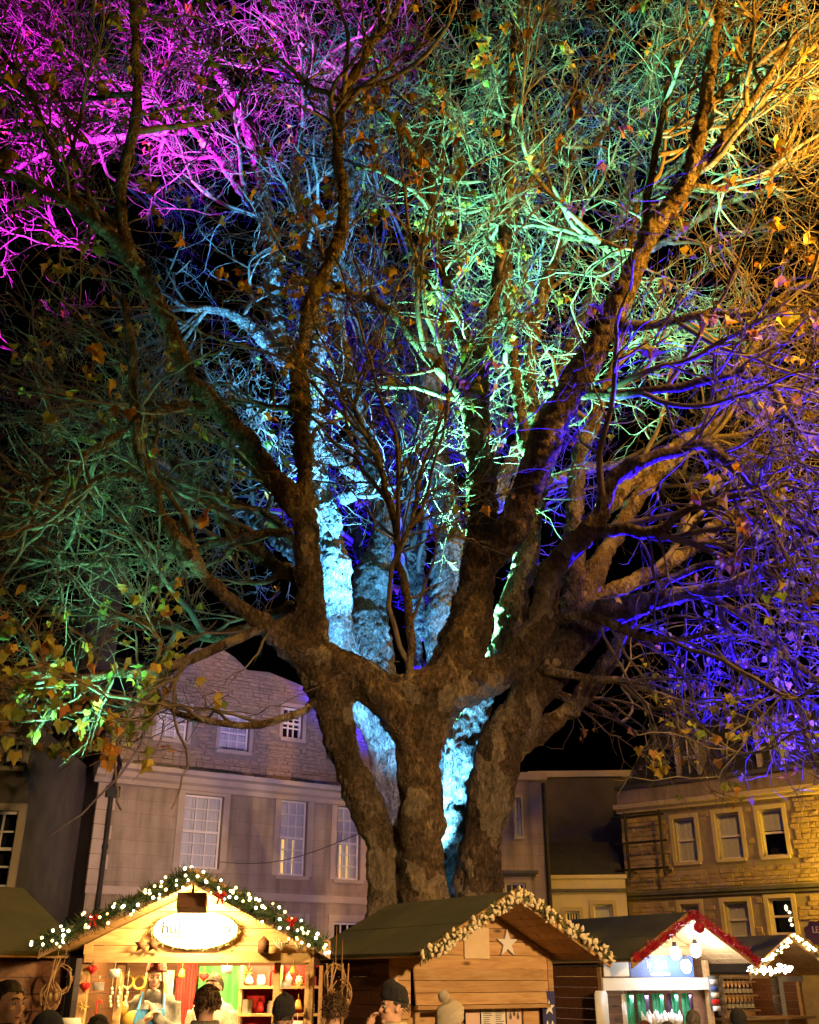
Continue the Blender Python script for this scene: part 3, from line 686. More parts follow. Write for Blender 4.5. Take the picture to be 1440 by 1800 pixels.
def sash_window(F, h, cols=3, rows=4, y=0.0, blind='blind', frame='white_paint', gap=None, blind_from=0.0, depth=.12, sill=True, surround=None, blind_y=.09):
    """window > glazing frame, each pane, blind, sill"""
    a, b, c, d = h; w = b-a; ht = d-c; yo = y+depth
    root = empty('window', (a, yo, c), 0, F.root)
    t = .055; mb = MB()
    mb.box(0, t, -.02, .04, 0, ht).box(w-t, w, -.02, .04, 0, ht).box(t, w-t, -.018, .04, 0, t).box(t, w-t, -.018, .04, ht-t, ht)
    mid = ht*.5; mb.box(t, w-t, -.03, .045, mid-.03, mid+.03)
    bar = .018; xs = [t+(w-2*t)*i/cols for i in range(cols+1)]
    zr = [t] + [t+(ht-2*t)*i/rows for i in range(1, rows)] + [ht-t]
    for x in xs[1:-1]: mb.box(x-bar, x+bar, -.012, .03, t, ht-t)
    for z in zr[1:-1]:
        if abs(z-mid) > .06: mb.box(t, w-t, -.010, .028, z-bar, z+bar)
    mb.build('glazing_frame', M[frame], root)
    for i in range(cols):
        for j in range(rows):
            link('pane', UNIT, None, root, (xs[i]+bar*.5, .008, zr[j]+bar*.5), None, (xs[i+1]-xs[i]-bar, .006, zr[j+1]-zr[j]-bar))
    if blind:
        z0 = ht*blind_from
        if gap:
            cuts = [0.0] + [v for g_ in gap for v in g_] + [1.0]
            for k in range(0, len(cuts), 2):
                MB().box(w*cuts[k], w*cuts[k+1], .10, .12, z0, ht*.5).build('shutter', M[blind], root)
            MB().box(0, w, .09, .11, ht*.5+.01, ht).build('blind', M[blind], root)
            MB().box(0, w, .35, .36, 0, ht*.5).build('lit_interior', M['lit_room'], root)
        else:
            mb = MB(); n = 7; x0 = 0
            for k in range(n):
                mb.box(w*k/n, w*(k+1)/n, blind_y+.02*(k % 2), blind_y+.025+.02*(k % 2), z0, ht)
            mb.build('blind', M[blind], root)
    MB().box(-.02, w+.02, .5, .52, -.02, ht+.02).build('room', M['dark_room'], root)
    if sill: MB().box(-.08, w+.08, -depth-.09, .0, -.09, -.002).build('sill', M['facade_trim'], root)
    if surround:
        s = surround; mb = MB()
        mb.box(-s, -.002, -depth-.035, -depth+.05, -.0, ht+s).box(w+.002, w+s, -depth-.035, -depth+.05, 0, ht+s).box(-.002, w+.002, -depth-.032, -depth+.05, ht+.002, ht+s)
        mb.build('architrave', M['facade_trim'], root)
    return root
def stone_courses(F, poly, holes, ch, cw, n_obj, focus, mat, y=-.03):
    """rubble walling: every stone its own piece, the ones that show largest as parts, the rest joined"""
    us = [p[0] for p in poly]; zs = [p[1] for p in poly]
    shapes = []
    for k in range(6):
        r2 = random.Random(k); j = lambda s=.04: r2.uniform(-s, s)
        q = []
        for z in (0, 1):
            for (x, yy) in ((0, 0), (1, 0), (1, 1), (0, 1)): q.append((x+j(), yy, z+j(.07)))
        ins = .08
        for i in (0, 1, 4, 5):
            x, yy, z = q[i]; q.append((x+(ins if x < .5 else -ins)*.5, -.22+j(.2), z+(ins if z < .5 else -ins)))
        F_ = [(0,3,2,1),(4,5,6,7),(1,2,6,5),(2,3,7,6),(3,0,4,7),(8,9,11,10),(0,1,9,8),(1,5,11,9),(5,4,10,11),(4,0,8,10)]
        me = bpy.data.meshes.new('stone'); me.from_pydata(q, [], F_); me.materials.append(mat); me.update(); shapes.append((me, np.array(q), F_))
    cells = []
    z = min(zs)
    while z < max(zs):
        h = ch*random.uniform(.75, 1.3); u = min(us)-random.uniform(0, cw)
        while u < max(us):
            w = cw*random.uniform(.55, 1.5)
            cu, cz = u+w/2, z+h/2
            ok = all(inside_poly(poly, x_, z_) for x_, z_ in ((u+.01, z+.01), (u+w-.01, z+.01), (u+.01, z+h-.01), (u+w-.01, z+h-.01)))
            if ok and not any(u+w > a-.02 and u < b+.02 and z+h > c-.02 and z < d+.02 for a, b, c, d in holes):
                cells.append((u, z, w, h))
            u += w
        z += h
    cells.sort(key=lambda c: (c[0]-focus[0])**2+(c[1]-focus[1])**2)
    g_ = .012
    for u, z, w, h in cells[:n_obj]:
        me = random.choice(shapes)[0]
        link('stone', me, None, F.root, (u+g_/2, y+random.uniform(-.012, .012), z+g_/2), None, (w-g_, .06, h-g_))
    if len(cells) > n_obj:
        mb = MB()
        for u, z, w, h in cells[n_obj:]:
            _, q, F_ = random.choice(shapes)
            mb.add(q*np.array([w-g_, .06, h-g_])+np.array([u+g_/2, y+random.uniform(-.012, .012), z+g_/2]), F_)
        o = mb.build('walling_stones', mat, F.root); o['kind'] = 'stuff'
    print('stones', len(cells))

# --- the tall ashlar house on the left
LB = Facade('stone_townhouse', 'long pale stone townhouse with sash windows and gabled attic, behind the bright stall', (-7.35, 24.0), R(33))
u1 = 11.5
zc = LB.uz(190, 1345)[1]
wins = [LB.rect((326, 1395), (384, 1529)), LB.rect((495, 1405), (536, 1541)), LB.rect((593, 1417), (632, 1548)), ]
att = [LB.rect((285, 1233), (334, 1300)), LB.rect((396, 1250), (443, 1320)), LB.rect((506, 1238), (538, 1298))]
gw = []
for (a, b, c, d) in wins: gw.append((a, b, .9, 3.0))
wall_mesh(0, u1, 0, zc, wins+gw).build('wall', M['facade_stone'], LB.root)
outline = [(232,1229),(258,1207),(301,1173),(345,1139),(388,1139),(413,1156),(435,1178),(474,1182),(538,1208)]
poly = [LB.uz(x, y, -.25) for x, y in outline]
z_at = poly[-1][1]
poly = [(0.05, zc-.05)] + [(0.05, min(poly[0][1], zc+1.2))] + poly + [(u1, z_at), (u1, zc-.05)]
# attic wall with its windows cut out as boxes of wall between polygons
def attic(F, poly, holes, y0, mat):
    us = sorted({p[0] for p in poly} | {v for h in holes for v in h[:2]}); mb = MB()
    def top(u):
        best = 0
        for i in range(len(poly)-1):
            (a, za), (b, zb) = poly[i], poly[i+1]
            if a != b and min(a, b)-1e-6 <= u <= max(a, b)+1e-6: best = max(best, za+(zb-za)*(u-a)/(b-a))
        return best
    zb0 = poly[0][1]
    for a, b in zip(us[:-1], us[1:]):
        cu = (a+b)/2; hs = sorted([h for h in holes if h[0] < cu < h[1]], key=lambda h: h[2])
        e = 1e-4; lo = zb0
        spans = []
        for h in hs: spans.append((lo, h[2], lo, h[2])); lo = h[3]
        spans.append((lo, top(a+e), lo, top(b-e)))
        for l0, t0, l1, t1 in spans:
            mb.hexa([(a,y0,l0),(b,y0,l1),(b,y0+.3,l1),(a,y0+.3,l0),(a,y0,t0),(b,y0,t1),(b,y0+.3,t1),(a,y0+.3,t0)])
    return mb.build('attic_wall', mat, F.root)
attic(LB, poly, att, .25, M['mortar'])
stone_courses(LB, poly, [(a-.1, b+.1, c-.12, d+.1) for a, b, c, d in att], .095, .27, 300, (4.0, zc+1.4), M['rubble'], .225)
for h, g_ in zip(wins, (None, [(.22, .34), (.62, .74)], [(.3, .42), (.58, .68)])): sash_window(LB, h, 3, 6, gap=g_, surround=.17)
for h in gw: sash_window(LB, h, 3, 4, blind=None, surround=.17)
sash_window(LB, att[0], 3, 4, y=.25, surround=.1); sash_window(LB, att[1], 3, 4, y=.25, surround=.1); sash_window(LB, att[2], 3, 3, y=.25, blind=None, surround=.1)
# cornice: a run of moulded blocks
mb = MB(); mb.prism_xz([(0, 0), (1, 0), (1, 1), (0, 1)], 0, 0) if False else None
prof = [(0, zc-.42), (-.06, zc-.40), (-.07, zc-.30), (-.16, zc-.24), (-.20, zc-.12), (-.34, zc-.08), (-.36, zc+.03), (0.25, zc+.09)]
V = [(-.15, y, z) for y, z in prof] + [(u1, y, z) for y, z in prof]; n = len(prof)
MB().add(V, [(i, n+i, n+(i+1) % n, (i+1) % n) for i in range(n)] + [tuple(range(n)), tuple(range(2*n-1, n-1, -1))]).build('cornice', M['facade_trim'], LB.root)
box_part('plinth_band', M['facade_trim'], LB.root, -.03, u1, -.05, .02, 3.45, 3.62)
for k in range(9): box_part('quoin', M['facade_trim'], LB.root, -.02, .42 if k % 2 else .28, -.018, .1, 3.65+k*.33, 3.96+k*.33)
# side gable, roof and tall chimney
gd = 9.0; gp = [(0, zc+1.0), (0, 0), (gd, 0), (gd, zc), (gd*.5, zc+4.2)]
mb = MB(); n = len(gp)
mb.add([(0, y, z) for y, z in gp] + [(.4, y, z) for y, z in gp], [tuple(range(n)), tuple(range(2*n-1, n-1, -1))] + [(i, n+i, n+(i+1) % n, (i+1) % n) for i in range(n)])
mb.v = [(x-.001 if x == 0 else x, y+.02, z) for x, y, z in mb.v]
mb.build('side_gable', M['dark_stone'], LB.root)
rf = MB().add([(.05, .55, zc+.9), (u1, .55, zc+.9), (u1, gd*.5, zc+4.0), (.05, gd*.5, zc+4.0), (.05, gd, zc), (u1, gd, zc)], [(0, 1, 2, 3), (3, 2, 5, 4)]).build('roof', M['slate'], LB.root)
ch = MB().box(-.05, 1.0, gd*.5-.9, gd*.5+.6, zc+2.8, zc+6.3).box(-.12, 1.07, gd*.5-.97, gd*.5+.67, zc+6.3, zc+6.5).build('chimney', M['dark_stone'], rf)
for k in range(3): MB().lathe([(.14, 0), (.11, .5), (.15, .55), (.12, .7)], 10).build('chimney_pot', M['facade_stone'], rf, loc=(.47, gd*.5-.6+k*.45, zc+6.5))
dp = MB().tube([(.28, -.12, 0), (.28, -.12, zc-.5), (.28, -.22, zc-.3), (.30, -.42, zc-.05), (.30, -.1, zc+.3), (.3, .1, zc+1.3)], .055, 8)
dp.box(.15, .45, -.2, 0, zc-.75, zc-.5)
dp.build('downpipe', M['black_iron'], LB.root)
for z in (1.5, 3.0, 4.4): MB().tube([(.28, -.12, z), (.28, -.12, z+.1)], .075, 8).build('pipe_collar', M['black_iron'], LB.root)
MB().tube([(-.06, 6.5, 6.6), (-.06, 6.1, 5.0), (-.06, 5.6, 4.4), (-.06, 1.0, 2.9), (-.06, .4, 2.6), (-.06, .35, 0)], .06, 8).build('drainpipe', M['black_iron'], LB.root)

# --- dark house at the left edge
DB = Facade('grey_house', 'dark grey house at the far left edge with pale window surrounds', (-16.0, 19.8), R(4))
DBu = DB.uz(46, 1400)[0]; dz = DB.uz(20, 1272)[1]
dw = [DB.rect((14, 1302), (36, 1348)), DB.rect((-22, 1425), (12, 1560))]
wall_mesh(0, DBu, 0, dz, dw, back=7).build('wall', M['dark_stone'], DB.root)
for h in dw: sash_window(DB, h, 2, 4, blind=None, surround=.14)
MB().box(-.1, DBu+.2, -.25, .3, dz-.05, dz+.28).box(-.1, DBu+.1, -.12, .3, dz-.2, dz-.05).build('cornice', M['facade_trim'], DB.root)
MB().add([(0, .1, dz+.28), (DBu, .1, dz+.28), (DBu, 4, dz+2.2), (0, 4, dz+2.2)], [(0, 1, 2, 3)]).build('roof', M['slate'], DB.root)

# --- the rubble-stone house on the right
RB = Facade('rubble_house', 'rubble stone house on the right lit amber, with pale window jambs', (7.0, 34.0), R(-39))
ru = 11.0
rw = [RB.rect((1183, 1440), (1229, 1514)), RB.rect((1256, 1431), (1309, 1508)), RB.rect((1332, 1424), (1386, 1503)), RB.rect((1462, 1405), (1530, 1490))]
lw = [RB.rect((1196, 1590), (1236, 1650)), RB.rect((1272, 1586), (1322, 1648)), RB.rect((1350, 1580), (1400, 1642)), RB.rect((1470, 1570), (1540, 1640))]
rzc = RB.uz(1090, 1428)[1]; rzp = RB.uz(1090, 1384)[1]; rzm = RB.uz(1100, 1578)[1]
wall_mesh(0, ru, 0, rzp, rw+lw, back=5).build('wall', M['mortar'], RB.root)
holes = [(a-.14, b+.14, c-.10, d+.14) for a, b, c, d in rw+lw] + [(-1, ru+1, rzc-.08, rzc+.2), (-1, ru+1, rzm-.1, rzm+.15)]
stone_courses(RB, [(0, 2.0), (ru, 2.0), (ru, rzc-.02), (0, rzc-.02)], holes, .13, .28, 300, (6.2, 5.0), M['rubble'], -.03)
box_part('parapet', M['facade_stone'], RB.root, -.05, ru, -.06, -.002, rzc+.25, rzp-.1)
box_part('coping', M['grey_flashing'], RB.root, -.08, ru, -.14, .3, rzp-.1, rzp+.02)
MB().box(-.1, ru, -.30, -.002, rzc+.06, rzc+.20).box(-.06, ru, -.16, -.002, rzc-.06, rzc+.06).build('cornice', M['facade_trim'], RB.root)
MB().box(-.05, ru, -.16, -.002, rzm+.03, rzm+.13).box(-.03, ru, -.09, -.002, rzm-.07, rzm+.03).build('string_course', M['grey_flashing'], RB.root)
for h, bl in zip(rw+lw, [0., 0., .55, 0., 0., 0., None, 0.]):
    sash_window(RB, h, 1, 2, blind='blind' if bl is not None else None, blind_from=bl or 0., depth=.16, surround=.13, blind_y=.025)
# glowing balls behind the ground-floor pane imitate warm reflections of fairy lights
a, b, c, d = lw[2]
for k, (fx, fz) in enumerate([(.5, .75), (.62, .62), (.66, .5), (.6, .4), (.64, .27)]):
    MB().ball((a+(b-a)*fx, .45, c+(d-c)*fz), (.05, .05, .09 if k == 0 else .045), 8, 6).build('reflection_ball', emit('reflection_ball_%d' % k, (1., .75, .4), 4.0), RB.root, smooth=True)
# dormers behind the parapet
for tl, br in (((1190, 1298), (1228, 1366)), ((1330, 1278), (1376, 1352))):
    u0, z1 = RB.uz(*tl, -.9); u1_, z0 = RB.uz(*br, -.9)
    d_ = MB().box(u0-.14, u0, .86, 2.6, z0-.5, z1+.12).box(u1_, u1_+.14, .86, 2.6, z0-.5, z1+.12).box(u0-.2, u1_+.2, .78, 2.6, z1+.12, z1+.26).box(u0, u1_, .9, 1.0, z0-.5, z0).build('dormer', M['white_render'], RB.root)
    MB().box(u0, u1_, 1.02, 1.04, z0, z1+.1).build('dormer_pane', M['slate'], d_)
    MB().box(u0, u1_, .93, .98, z0+(z1-z0)*.46, z0+(z1-z0)*.54).box((u0+u1_)/2-.02, (u0+u1_)/2+.02, .94, .98, z0, z1).box(u0, u1_, .93, .98, z0, z0+.06).build('dormer_sash', M['white_paint'], d_)
MB().add([(0, .3, rzp-.3), (ru, .3, rzp-.3), (ru, 3.2, rzp+2.6), (0, 3.2, rzp+2.6)], [(0, 1, 2, 3)]).build('roof', M['slate'], RB.root)
# black iron fire-escape rail
q = [RB.uz(1098, 1432, .5), RB.uz(1108, 1532, .5), RB.uz(1158, 1424, .5), RB.uz(1166, 1528, .5)]
for ua in (q[0][0], q[2][0]): MB().tube([(ua, -.5, q[1][1]-.2), (ua, -.5, q[0][1]+.05)], .045, 6).build('rail_post', M['black_iron'], RB.root)
for k in range(3):
    zz = q[1][1] + (q[0][1]-q[1][1])*(.03+.46*k)
    MB().tube([(q[0][0]-.5, -.5, zz), (q[2][0]+.15, -.5, zz)], .035, 6).build('rail', M['black_iron'], RB.root)
for ua in (q[0][0], q[2][0]): MB().tube([(ua, -.5, q[1][1]), (ua, .05, q[1][1])], .03, 6).build('rail_bracket', M['black_iron'], RB.root)

# --- low cream block between the houses, with a slate roof
WB = Facade('cream_annex', 'low cream painted annex with dark slate roof, left of the amber-lit stone house', (P(962, 1600, 33.2)[0].x, 33.2), R(-6))
wu = WB.uz(1100, 1560)[0]; wz = WB.uz(1000, 1542)[1]; wm = WB.uz(1000, 1566)[1]
ww = [WB.rect((994, 1602), (1022, 1660)), WB.rect((1043, 1590), (1082, 1660))]
wall_mesh(0, wu, 0, wz, ww, back=4).build('wall', M['white_render'], WB.root)
MB().box(-.03, wu+.03, -.14, -.002, wm-.04, wm+.05).build('string_course', M['grey_flashing'], WB.root)
MB().box(-.05, wu+.05, -.07, .2, wz-.05, wz+.06).build('coping', M['white_render'], WB.root)
sash_window(WB, ww[0], 4, 4, blind=None, surround=.12); sash_window(WB, ww[1], 1, 2, surround=.12)
wr = WB.uz(1000, 1480, -2.5)[1]
MB().add([(0, .25, wz-.05), (wu, .25, wz-.05), (wu, 2.6, wr), (0, 2.6, wr)], [(0, 1, 2, 3)]).build('roof', M['slate'], WB.root)
BB = Facade('brick_back_wall', 'dark brown rear house wall with pale coping above the slate roof', (P(940, 1500, 37)[0].x, 37.0), R(-4))
bu = BB.uz(1112, 1400)[0]; bz = BB.uz(1050, 1366)[1]
wall_mesh(0, bu, 0, bz, [], back=4).build('wall', M['dark_stone'], BB.root)
MB().box(-.1, bu+.1, -.12, .4, bz, bz+.22).build('coping', M['white_render'], BB.root)
# --- narrow ochre house just right of the trunk
NB = Facade('ochre_house', 'narrow ochre house seen just right of the trunk, with a small hooded window', (P(700, 1500, 30.5)[0].x, 30.5), R(3))
nu = NB.uz(961, 1480)[0]; nz = NB.uz(930, 1366)[1]
nw = [NB.rect((888, 1552), (926, 1600)), NB.rect((905, 1402), (918, 1470))]
wall_mesh(0, nu, 0, nz, nw, back=5).build('wall', M['facade_stone'], NB.root)
sash_window(NB, nw[0], 3, 3, blind=None, surround=.16); sash_window(NB, nw[1], 1, 3, surround=.06)
a, b, c, d = nw[0]
MB().box(a-.35, b+.35, -.3, -.002, d+.24, d+.32).box(a-.28, b+.28, -.2, -.002, d+.18, d+.24).build('window_hood', M['grey_flashing'], NB.root)
MB().box(-.1, nu+.1, -.14, .3, nz-.1, nz+.12).build('coping', M['facade_trim'], NB.root)
MB().tube([(nu-.02, -.1, 0), (nu-.02, -.1, nz-.2)], .07, 8).build('downpipe', M['black_iron'], NB.root)
# cable strung from the townhouse towards the huts
qa = LB.uz(392, 1514, .3); qb = P(655, 1455, 17.6)[0]
p0 = LB.loc + LB.x*qa[0] + LB.n*.12 + Vector((0, 0, qa[1])); pts = [p0.lerp(qb, k/10) - Vector((0, 0, .5*math.sin(math.pi*k/10)*.5)) for k in range(11)]
tag(MB().tube(pts, .007, 5).build('cable', M['black_iron']), 'thin dark cable strung from the townhouse to the forked tree', 'cable')

# ------------------------------------------------------------------ market huts
vary('cream_cone', (.60, .50, .32), (.75, .66, .46), 20, .8, .3, 60, obj_random=20.)
vary('fir', (.025, .05, .018), (.06, .09, .03), 12, .8, 0)
vary('olive_leaf', (.09, .10, .04), (.17, .17, .07), 12, .8, 0)
vary('red_tinsel', (.28, .008, .02), (.5, .02, .04), 20, .35, .2, 60)
vary('red_cloth', (.45, .012, .012), (.62, .03, .025), 6, .7, .2, 50)
vary('green_cloth', (.03, .24, .05), (.08, .42, .10), 5, .8, .4, 30, stretch=(3, 3, .5))
vary('cream_cloth', (.62, .55, .42), (.78, .72, .6), 10, .9, .3, 80)
vary('gold', (.55, .34, .06), (.75, .5, .12), 8, .4, .2, 50, metallic=.3)
vary('basket', (.22, .12, .05), (.36, .22, .10), 25, .8, .5, 90)
vary('jar_red', (.5, .02, .02), (.65, .05, .04), 8, .3, 0, obj_random=10.)
vary('jar_cream', (.68, .62, .45), (.8, .76, .62), 8, .5, .1, obj_random=10.)
vary('sign_white', (.66, .64, .58), (.72, .70, .64), 3, .5, 0)
vary('navy', (.03, .035, .13), (.05, .055, .18), 4, .6, 0)
vary('sign_blue', (.05, .09, .30), (.08, .13, .38), 3, .5, 0)
vary('ink', (.10, .09, .08), (.13, .12, .10), 4, .7, 0)
vary('letter_ink', (.008, .007, .006), (.014, .012, .01), 4, .8, 0)
vary('pale_ply', (.62, .46, .27), (.70, .54, .34), 5, .7, .1)
vary('paper', (.62, .58, .50), (.72, .68, .60), 6, .8, 0)
vary('pink_paper', (.62, .42, .34), (.70, .52, .42), 6, .8, 0)
vary('bottle_glass', (.05, .02, .012), (.10, .04, .02), 5, .15, 0, spec=.7)
vary('silver', (.55, .55, .57), (.68, .68, .70), 9, .3, .1, metallic=.7)
vary('packet_green', (.02, .20, .12), (.04, .34, .2), 14, .35, .3, 40)
vary('packet_white', (.6, .62, .68), (.78, .8, .85), 10, .3, .4, 30)
vary('purple_board', (.045, .02, .07), (.07, .035, .10), 5, .6, .1)
vary('lilac', (.55, .42, .6), (.62, .5, .66), 4, .6, 0)
emit('bulb_warm', (1., .86, .55), 14.0); emit('bulb_gold', (1., .66, .2), 7.0)
emit('lamp_warm', (1., .85, .55), 22.0); emit('lamp_cold', (.86, .93, 1.), 28.0)

ORD = ['first', 'second', 'third', 'fourth', 'fifth', 'sixth', 'seventh', 'eighth', 'ninth', 'tenth', 'eleventh', 'twelfth', 'thirteenth', 'fourteenth', 'fifteenth']
class Hut:
    def __init__(s, name, label, loc, th, w=2.3, d=1.9, hr=2.57, tan=.5, e=.15, over=.85, front='pine', side='brown_stain', open_z=(1.0, 1.82), floor=.12, gable_to=None):
        s.w, s.d, s.hr, s.tan, s.e, s.over = w, d, hr, tan, e, over
        s.loc = Vector((loc[0], loc[1], 0)); s.th = th
        s.root = r = tag(empty(name, s.loc, th), label, 'market hut', 'wooden huts of the night market')
        he = hr - w/2*tan; s.he = he; bh = .145
        for side_x, nm in ((0, 'side'), (w, 'side')):
            z = 0.0
            while z < he-.02:
                t = .026 if side_x == 0 else -.026
                x0, x1 = sorted((side_x, side_x+t)); z1 = min(z+bh-.006, he-.01)
                m_ = MB().hexa([(x0+(.006 if side_x == 0 else 0),0.03,z),(x1,0.03,z),(x1,d,z),(x0+(.006 if side_x == 0 else 0),d,z),(x0,0.03,z1),(x1,0.03,z1),(x1,d,z1),(x0,d,z1)])
                m_.build('plank', M[side], r); z += bh
        z = 0.0
        while z < he-.02: box_part('plank', M[side], r, .03, w-.03, d-.028, d-.002, z, min(z+bh-.006, he)); z += bh
        # gable boards
        def gboard(z0, z1, y, m_):
            h0 = min(w/2, (hr-z0)/tan - .03); h1 = min(w/2, (hr-z1)/tan - .03)
            if h0 <= .02: return
            h1 = max(h1, .01)
            MB().prism_xz([(w/2-h0, z0), (w/2+h0, z0), (w/2+h1, z1), (w/2-h1, z1)], y, y+.024).build('gable_board', m_, r)
        z = open_z[1] if gable_to is None else gable_to
        while z < hr-.05: gboard(z, min(z+.15-.006, hr-.03), 0.0, M[front]); z += .15
        # back gable
        z = he
        while z < hr-.05: gboard(z, min(z+.15-.006, hr-.03), d-.03, M[side]); z += .15
        # counter boards
        z = 0.0
        while z < open_z[0]-.02: box_part('counter_board', M[front], r, .03, w-.03, .002, .026, z, min(z+bh-.006, open_z[0])); z += bh
        box_part('counter_top', M[front], r, -.02, w+.02, -.22, .35, open_z[0], open_z[0]+.04)
        box_part('floor', M['grey_board'], r, .03, w-.03, .03, d-.03, .02, floor)
        for x in (0.0, w-.075): box_part('post', M[front], r, x, x+.075, -.02, .055, 0, he-.02)
        # roof: two felted slopes, board soffits, barge boards
        y0, y1 = -over, d+.1; xe = w/2+e
        for sg in (-1, 1):
            xo = w/2+sg*xe; zo = hr-xe*tan
            q = [(w/2, y0, hr), (xo, y0, zo), (xo, y1, zo), (w/2, y1, hr)]
            if sg > 0: q = q[::-1]
            top = [(x, y, z+.055) for x, y, z in q]; bot = [(x, y, z+.022) for x, y, z in q]
            MB().hexa(bot+top).build('roof_slope', M['roof_felt'], r)
            for k in (2,):    # lap of the felt
                a = k/4; xx = w/2+sg*xe*a; zz = hr-xe*a*tan+.056; x2 = xx+sg*.05; z2 = zz-.05*tan
                qq = [(xx, y0+.002, zz-.002), (x2, y0+.002, z2-.002), (x2, y1-.002, z2-.002), (xx, y1-.002, zz-.002)]
                if sg > 0: qq = qq[::-1]
                MB().hexa(qq+[(x, y, z+.005) for x, y, z in qq]).build('felt_lap', M['roof_felt'], r)
            n = 9
            for k in range(n):     # soffit boards run along the ridge
                a, b = k/n+.004, (k+1)/n-.004
                qq = [(w/2+sg*xe*a, y0+.01, hr-xe*a*tan), (w/2+sg*xe*b, y0+.01, hr-xe*b*tan), (w/2+sg*xe*b, y1-.01, hr-xe*b*tan), (w/2+sg*xe*a, y1-.01, hr-xe*a*tan)]
                if sg > 0: qq = qq[::-1]
                MB().hexa(qq+[(x, y, z+.018) for x, y, z in qq]).build('soffit_board', M[front], r)
            xa = w/2+sg*.012; bb = .14
            qq = [(xa, y0-.028, hr-.06), (xo+sg*.02, y0-.028, zo-.085), (xo+sg*.02, y0-.002, zo-.085), (xa, y0-.002, hr-.06)]
            if sg > 0: qq = qq[::-1]
            MB().hexa(qq+[(x, y, z+bb) for x, y, z in qq]).build('barge_board', M[front], r)
    def edge(s, n, sag=0.0):
        """points along the front barge boards, left eave - ridge - right eave, in hut space"""
        xe = s.w/2+s.e; out = []
        for k in range(n+1):
            t = -1+2*k/n; out.append(Vector((s.w/2+t*xe, -s.over-.05, s.hr-abs(t)*xe*s.tan+.02)))
        return out
    def world(s, p):
        c, sn = math.cos(s.th), math.sin(s.th); return Vector((s.loc.x+c*p[0]-sn*p[1], s.loc.y+sn*p[0]+c*p[1], p[2]))
ICO = MB().ball((0, 0, 0), 1, 8, 6)
BULBME = ICO.mesh('bulb', True)
def needles(mb, c, rad, n, ln, wd):
    for _ in range(n):
        d = rng.normal(0, 1, 3); d /= np.linalg.norm(d); s = np.cross(d, rng.normal(0, 1, 3)); s /= np.linalg.norm(s)+1e-9
        p = np.array(c)+d*rad*rng.uniform(.2, .8); q = p+d*ln*rng.uniform(.6, 1.2)
        mb.add([p-s*wd, p+s*wd, q], [(0, 1, 2)])
def garland(hut, label, leaf_mat, rad, n_needle, ln, wd, bulbs=0, bulb_mats=(), bulb_r=.016, cones=0, bows=(), tinsel=None):
    pts = hut.edge(30)
    root = tag(empty('garland', hut.loc, hut.th), label, 'garland')
    rope = [p+Vector((0, -.02, .02*math.sin(i*1.9))) for i, p in enumerate(pts)]
    MB().tube(rope, rad*.3, 6).build('rope', M[leaf_mat], root)
    mb = MB()
    for i in range(180):
        f = rng.random()*29.99; k = int(f); c = rope[k].lerp(rope[k+1], f-k)
        needles(mb, c, rad, n_needle, ln, wd)
    o = mb.build('foliage', M[leaf_mat], root); o['kind'] = 'stuff'
    def on(i, spread=1.):
        f = rng.random()*29.99 if i is None else i; k = min(int(f), 29); c = rope[k].lerp(rope[k+1], f-k)
        d = rng.normal(0, 1, 3); d[1] = -abs(d[1]); d /= np.linalg.norm(d); return c+Vector(d*rad*spread)
    for m_ in bulb_mats:
        me = BULBME.copy(); me.materials.append(M[m_])
        for i in range(bulbs//len(bulb_mats)): link('bulb', me, None, root, on(None, 1.15), None, bulb_r*rng.uniform(.8, 1.25))
    if cones:
        me = MB().lathe([(.004, 0), (.018, .012), (.022, .03), (.014, .055), (.003, .07)], 7).mesh('flower', True); me.materials.append(M['cream_cone'])
        for i in range(cones): link('flower', me, None, root, on(None, 1.1)-Vector((0, 0, .03)), (rng.normal(0, .6), rng.normal(0, .6), rng.uniform(0, 6)), float(rng.uniform(.7, 1.15)))
    for i in bows:
        c = on(i, .9); b = MB()
        for sx in (-1, 1):
            b.tube([c, c+Vector((sx*.05, -.03, .035)), c+Vector((sx*.075, -.02, 0)), c+Vector((sx*.04, -.02, -.02)), c], [.008, .022, .022, .018, .006], 6)
            b.tube([c, c+Vector((sx*.02, -.03, -.06)), c+Vector((sx*.045, -.02, -.13))], [.008, .016, .018], 5)
        b.v = [tuple(c+(Vector(v)-c)*.6) for v in b.v]; b.build('bow', M['red_cloth'], root, smooth=True)
    return root

def hanging(name, label, cat, mat, hut, p, shape, group=None):
    """a small ware in hut space"""
    o = shape.build(name, mat, None, smooth=True); o.location = hut.world(p); o.rotation_euler = (0, 0, hut.th); tag(o, label, cat, group); return o

# --- bright stall on the left, facing us
H = Hut('market_hut', 'brightly lit open market hut with oval sign and fir garland, at left', (-3.05, 10.15), R(3), w=2.15, d=1.9, hr=2.54, open_z=(1.0, 1.86), tan=.47)
garland(H, 'fir garland with white bulbs and red bows along the bright stall roof', 'fir', .075, 16, .075, .006, 104, ('bulb_warm', 'bulb_gold'), .0115, bows=(4.6, 18.4, 25.5))
box_part('beam', M['pine'], H.root, .03, H.w-.03, -.09, -.024, 1.86, 1.94)
for x in (.33, 1.78): box_part('inner_post', M['pine'], H.root, x, x+.06, .0, .06, 1.04, 1.86)
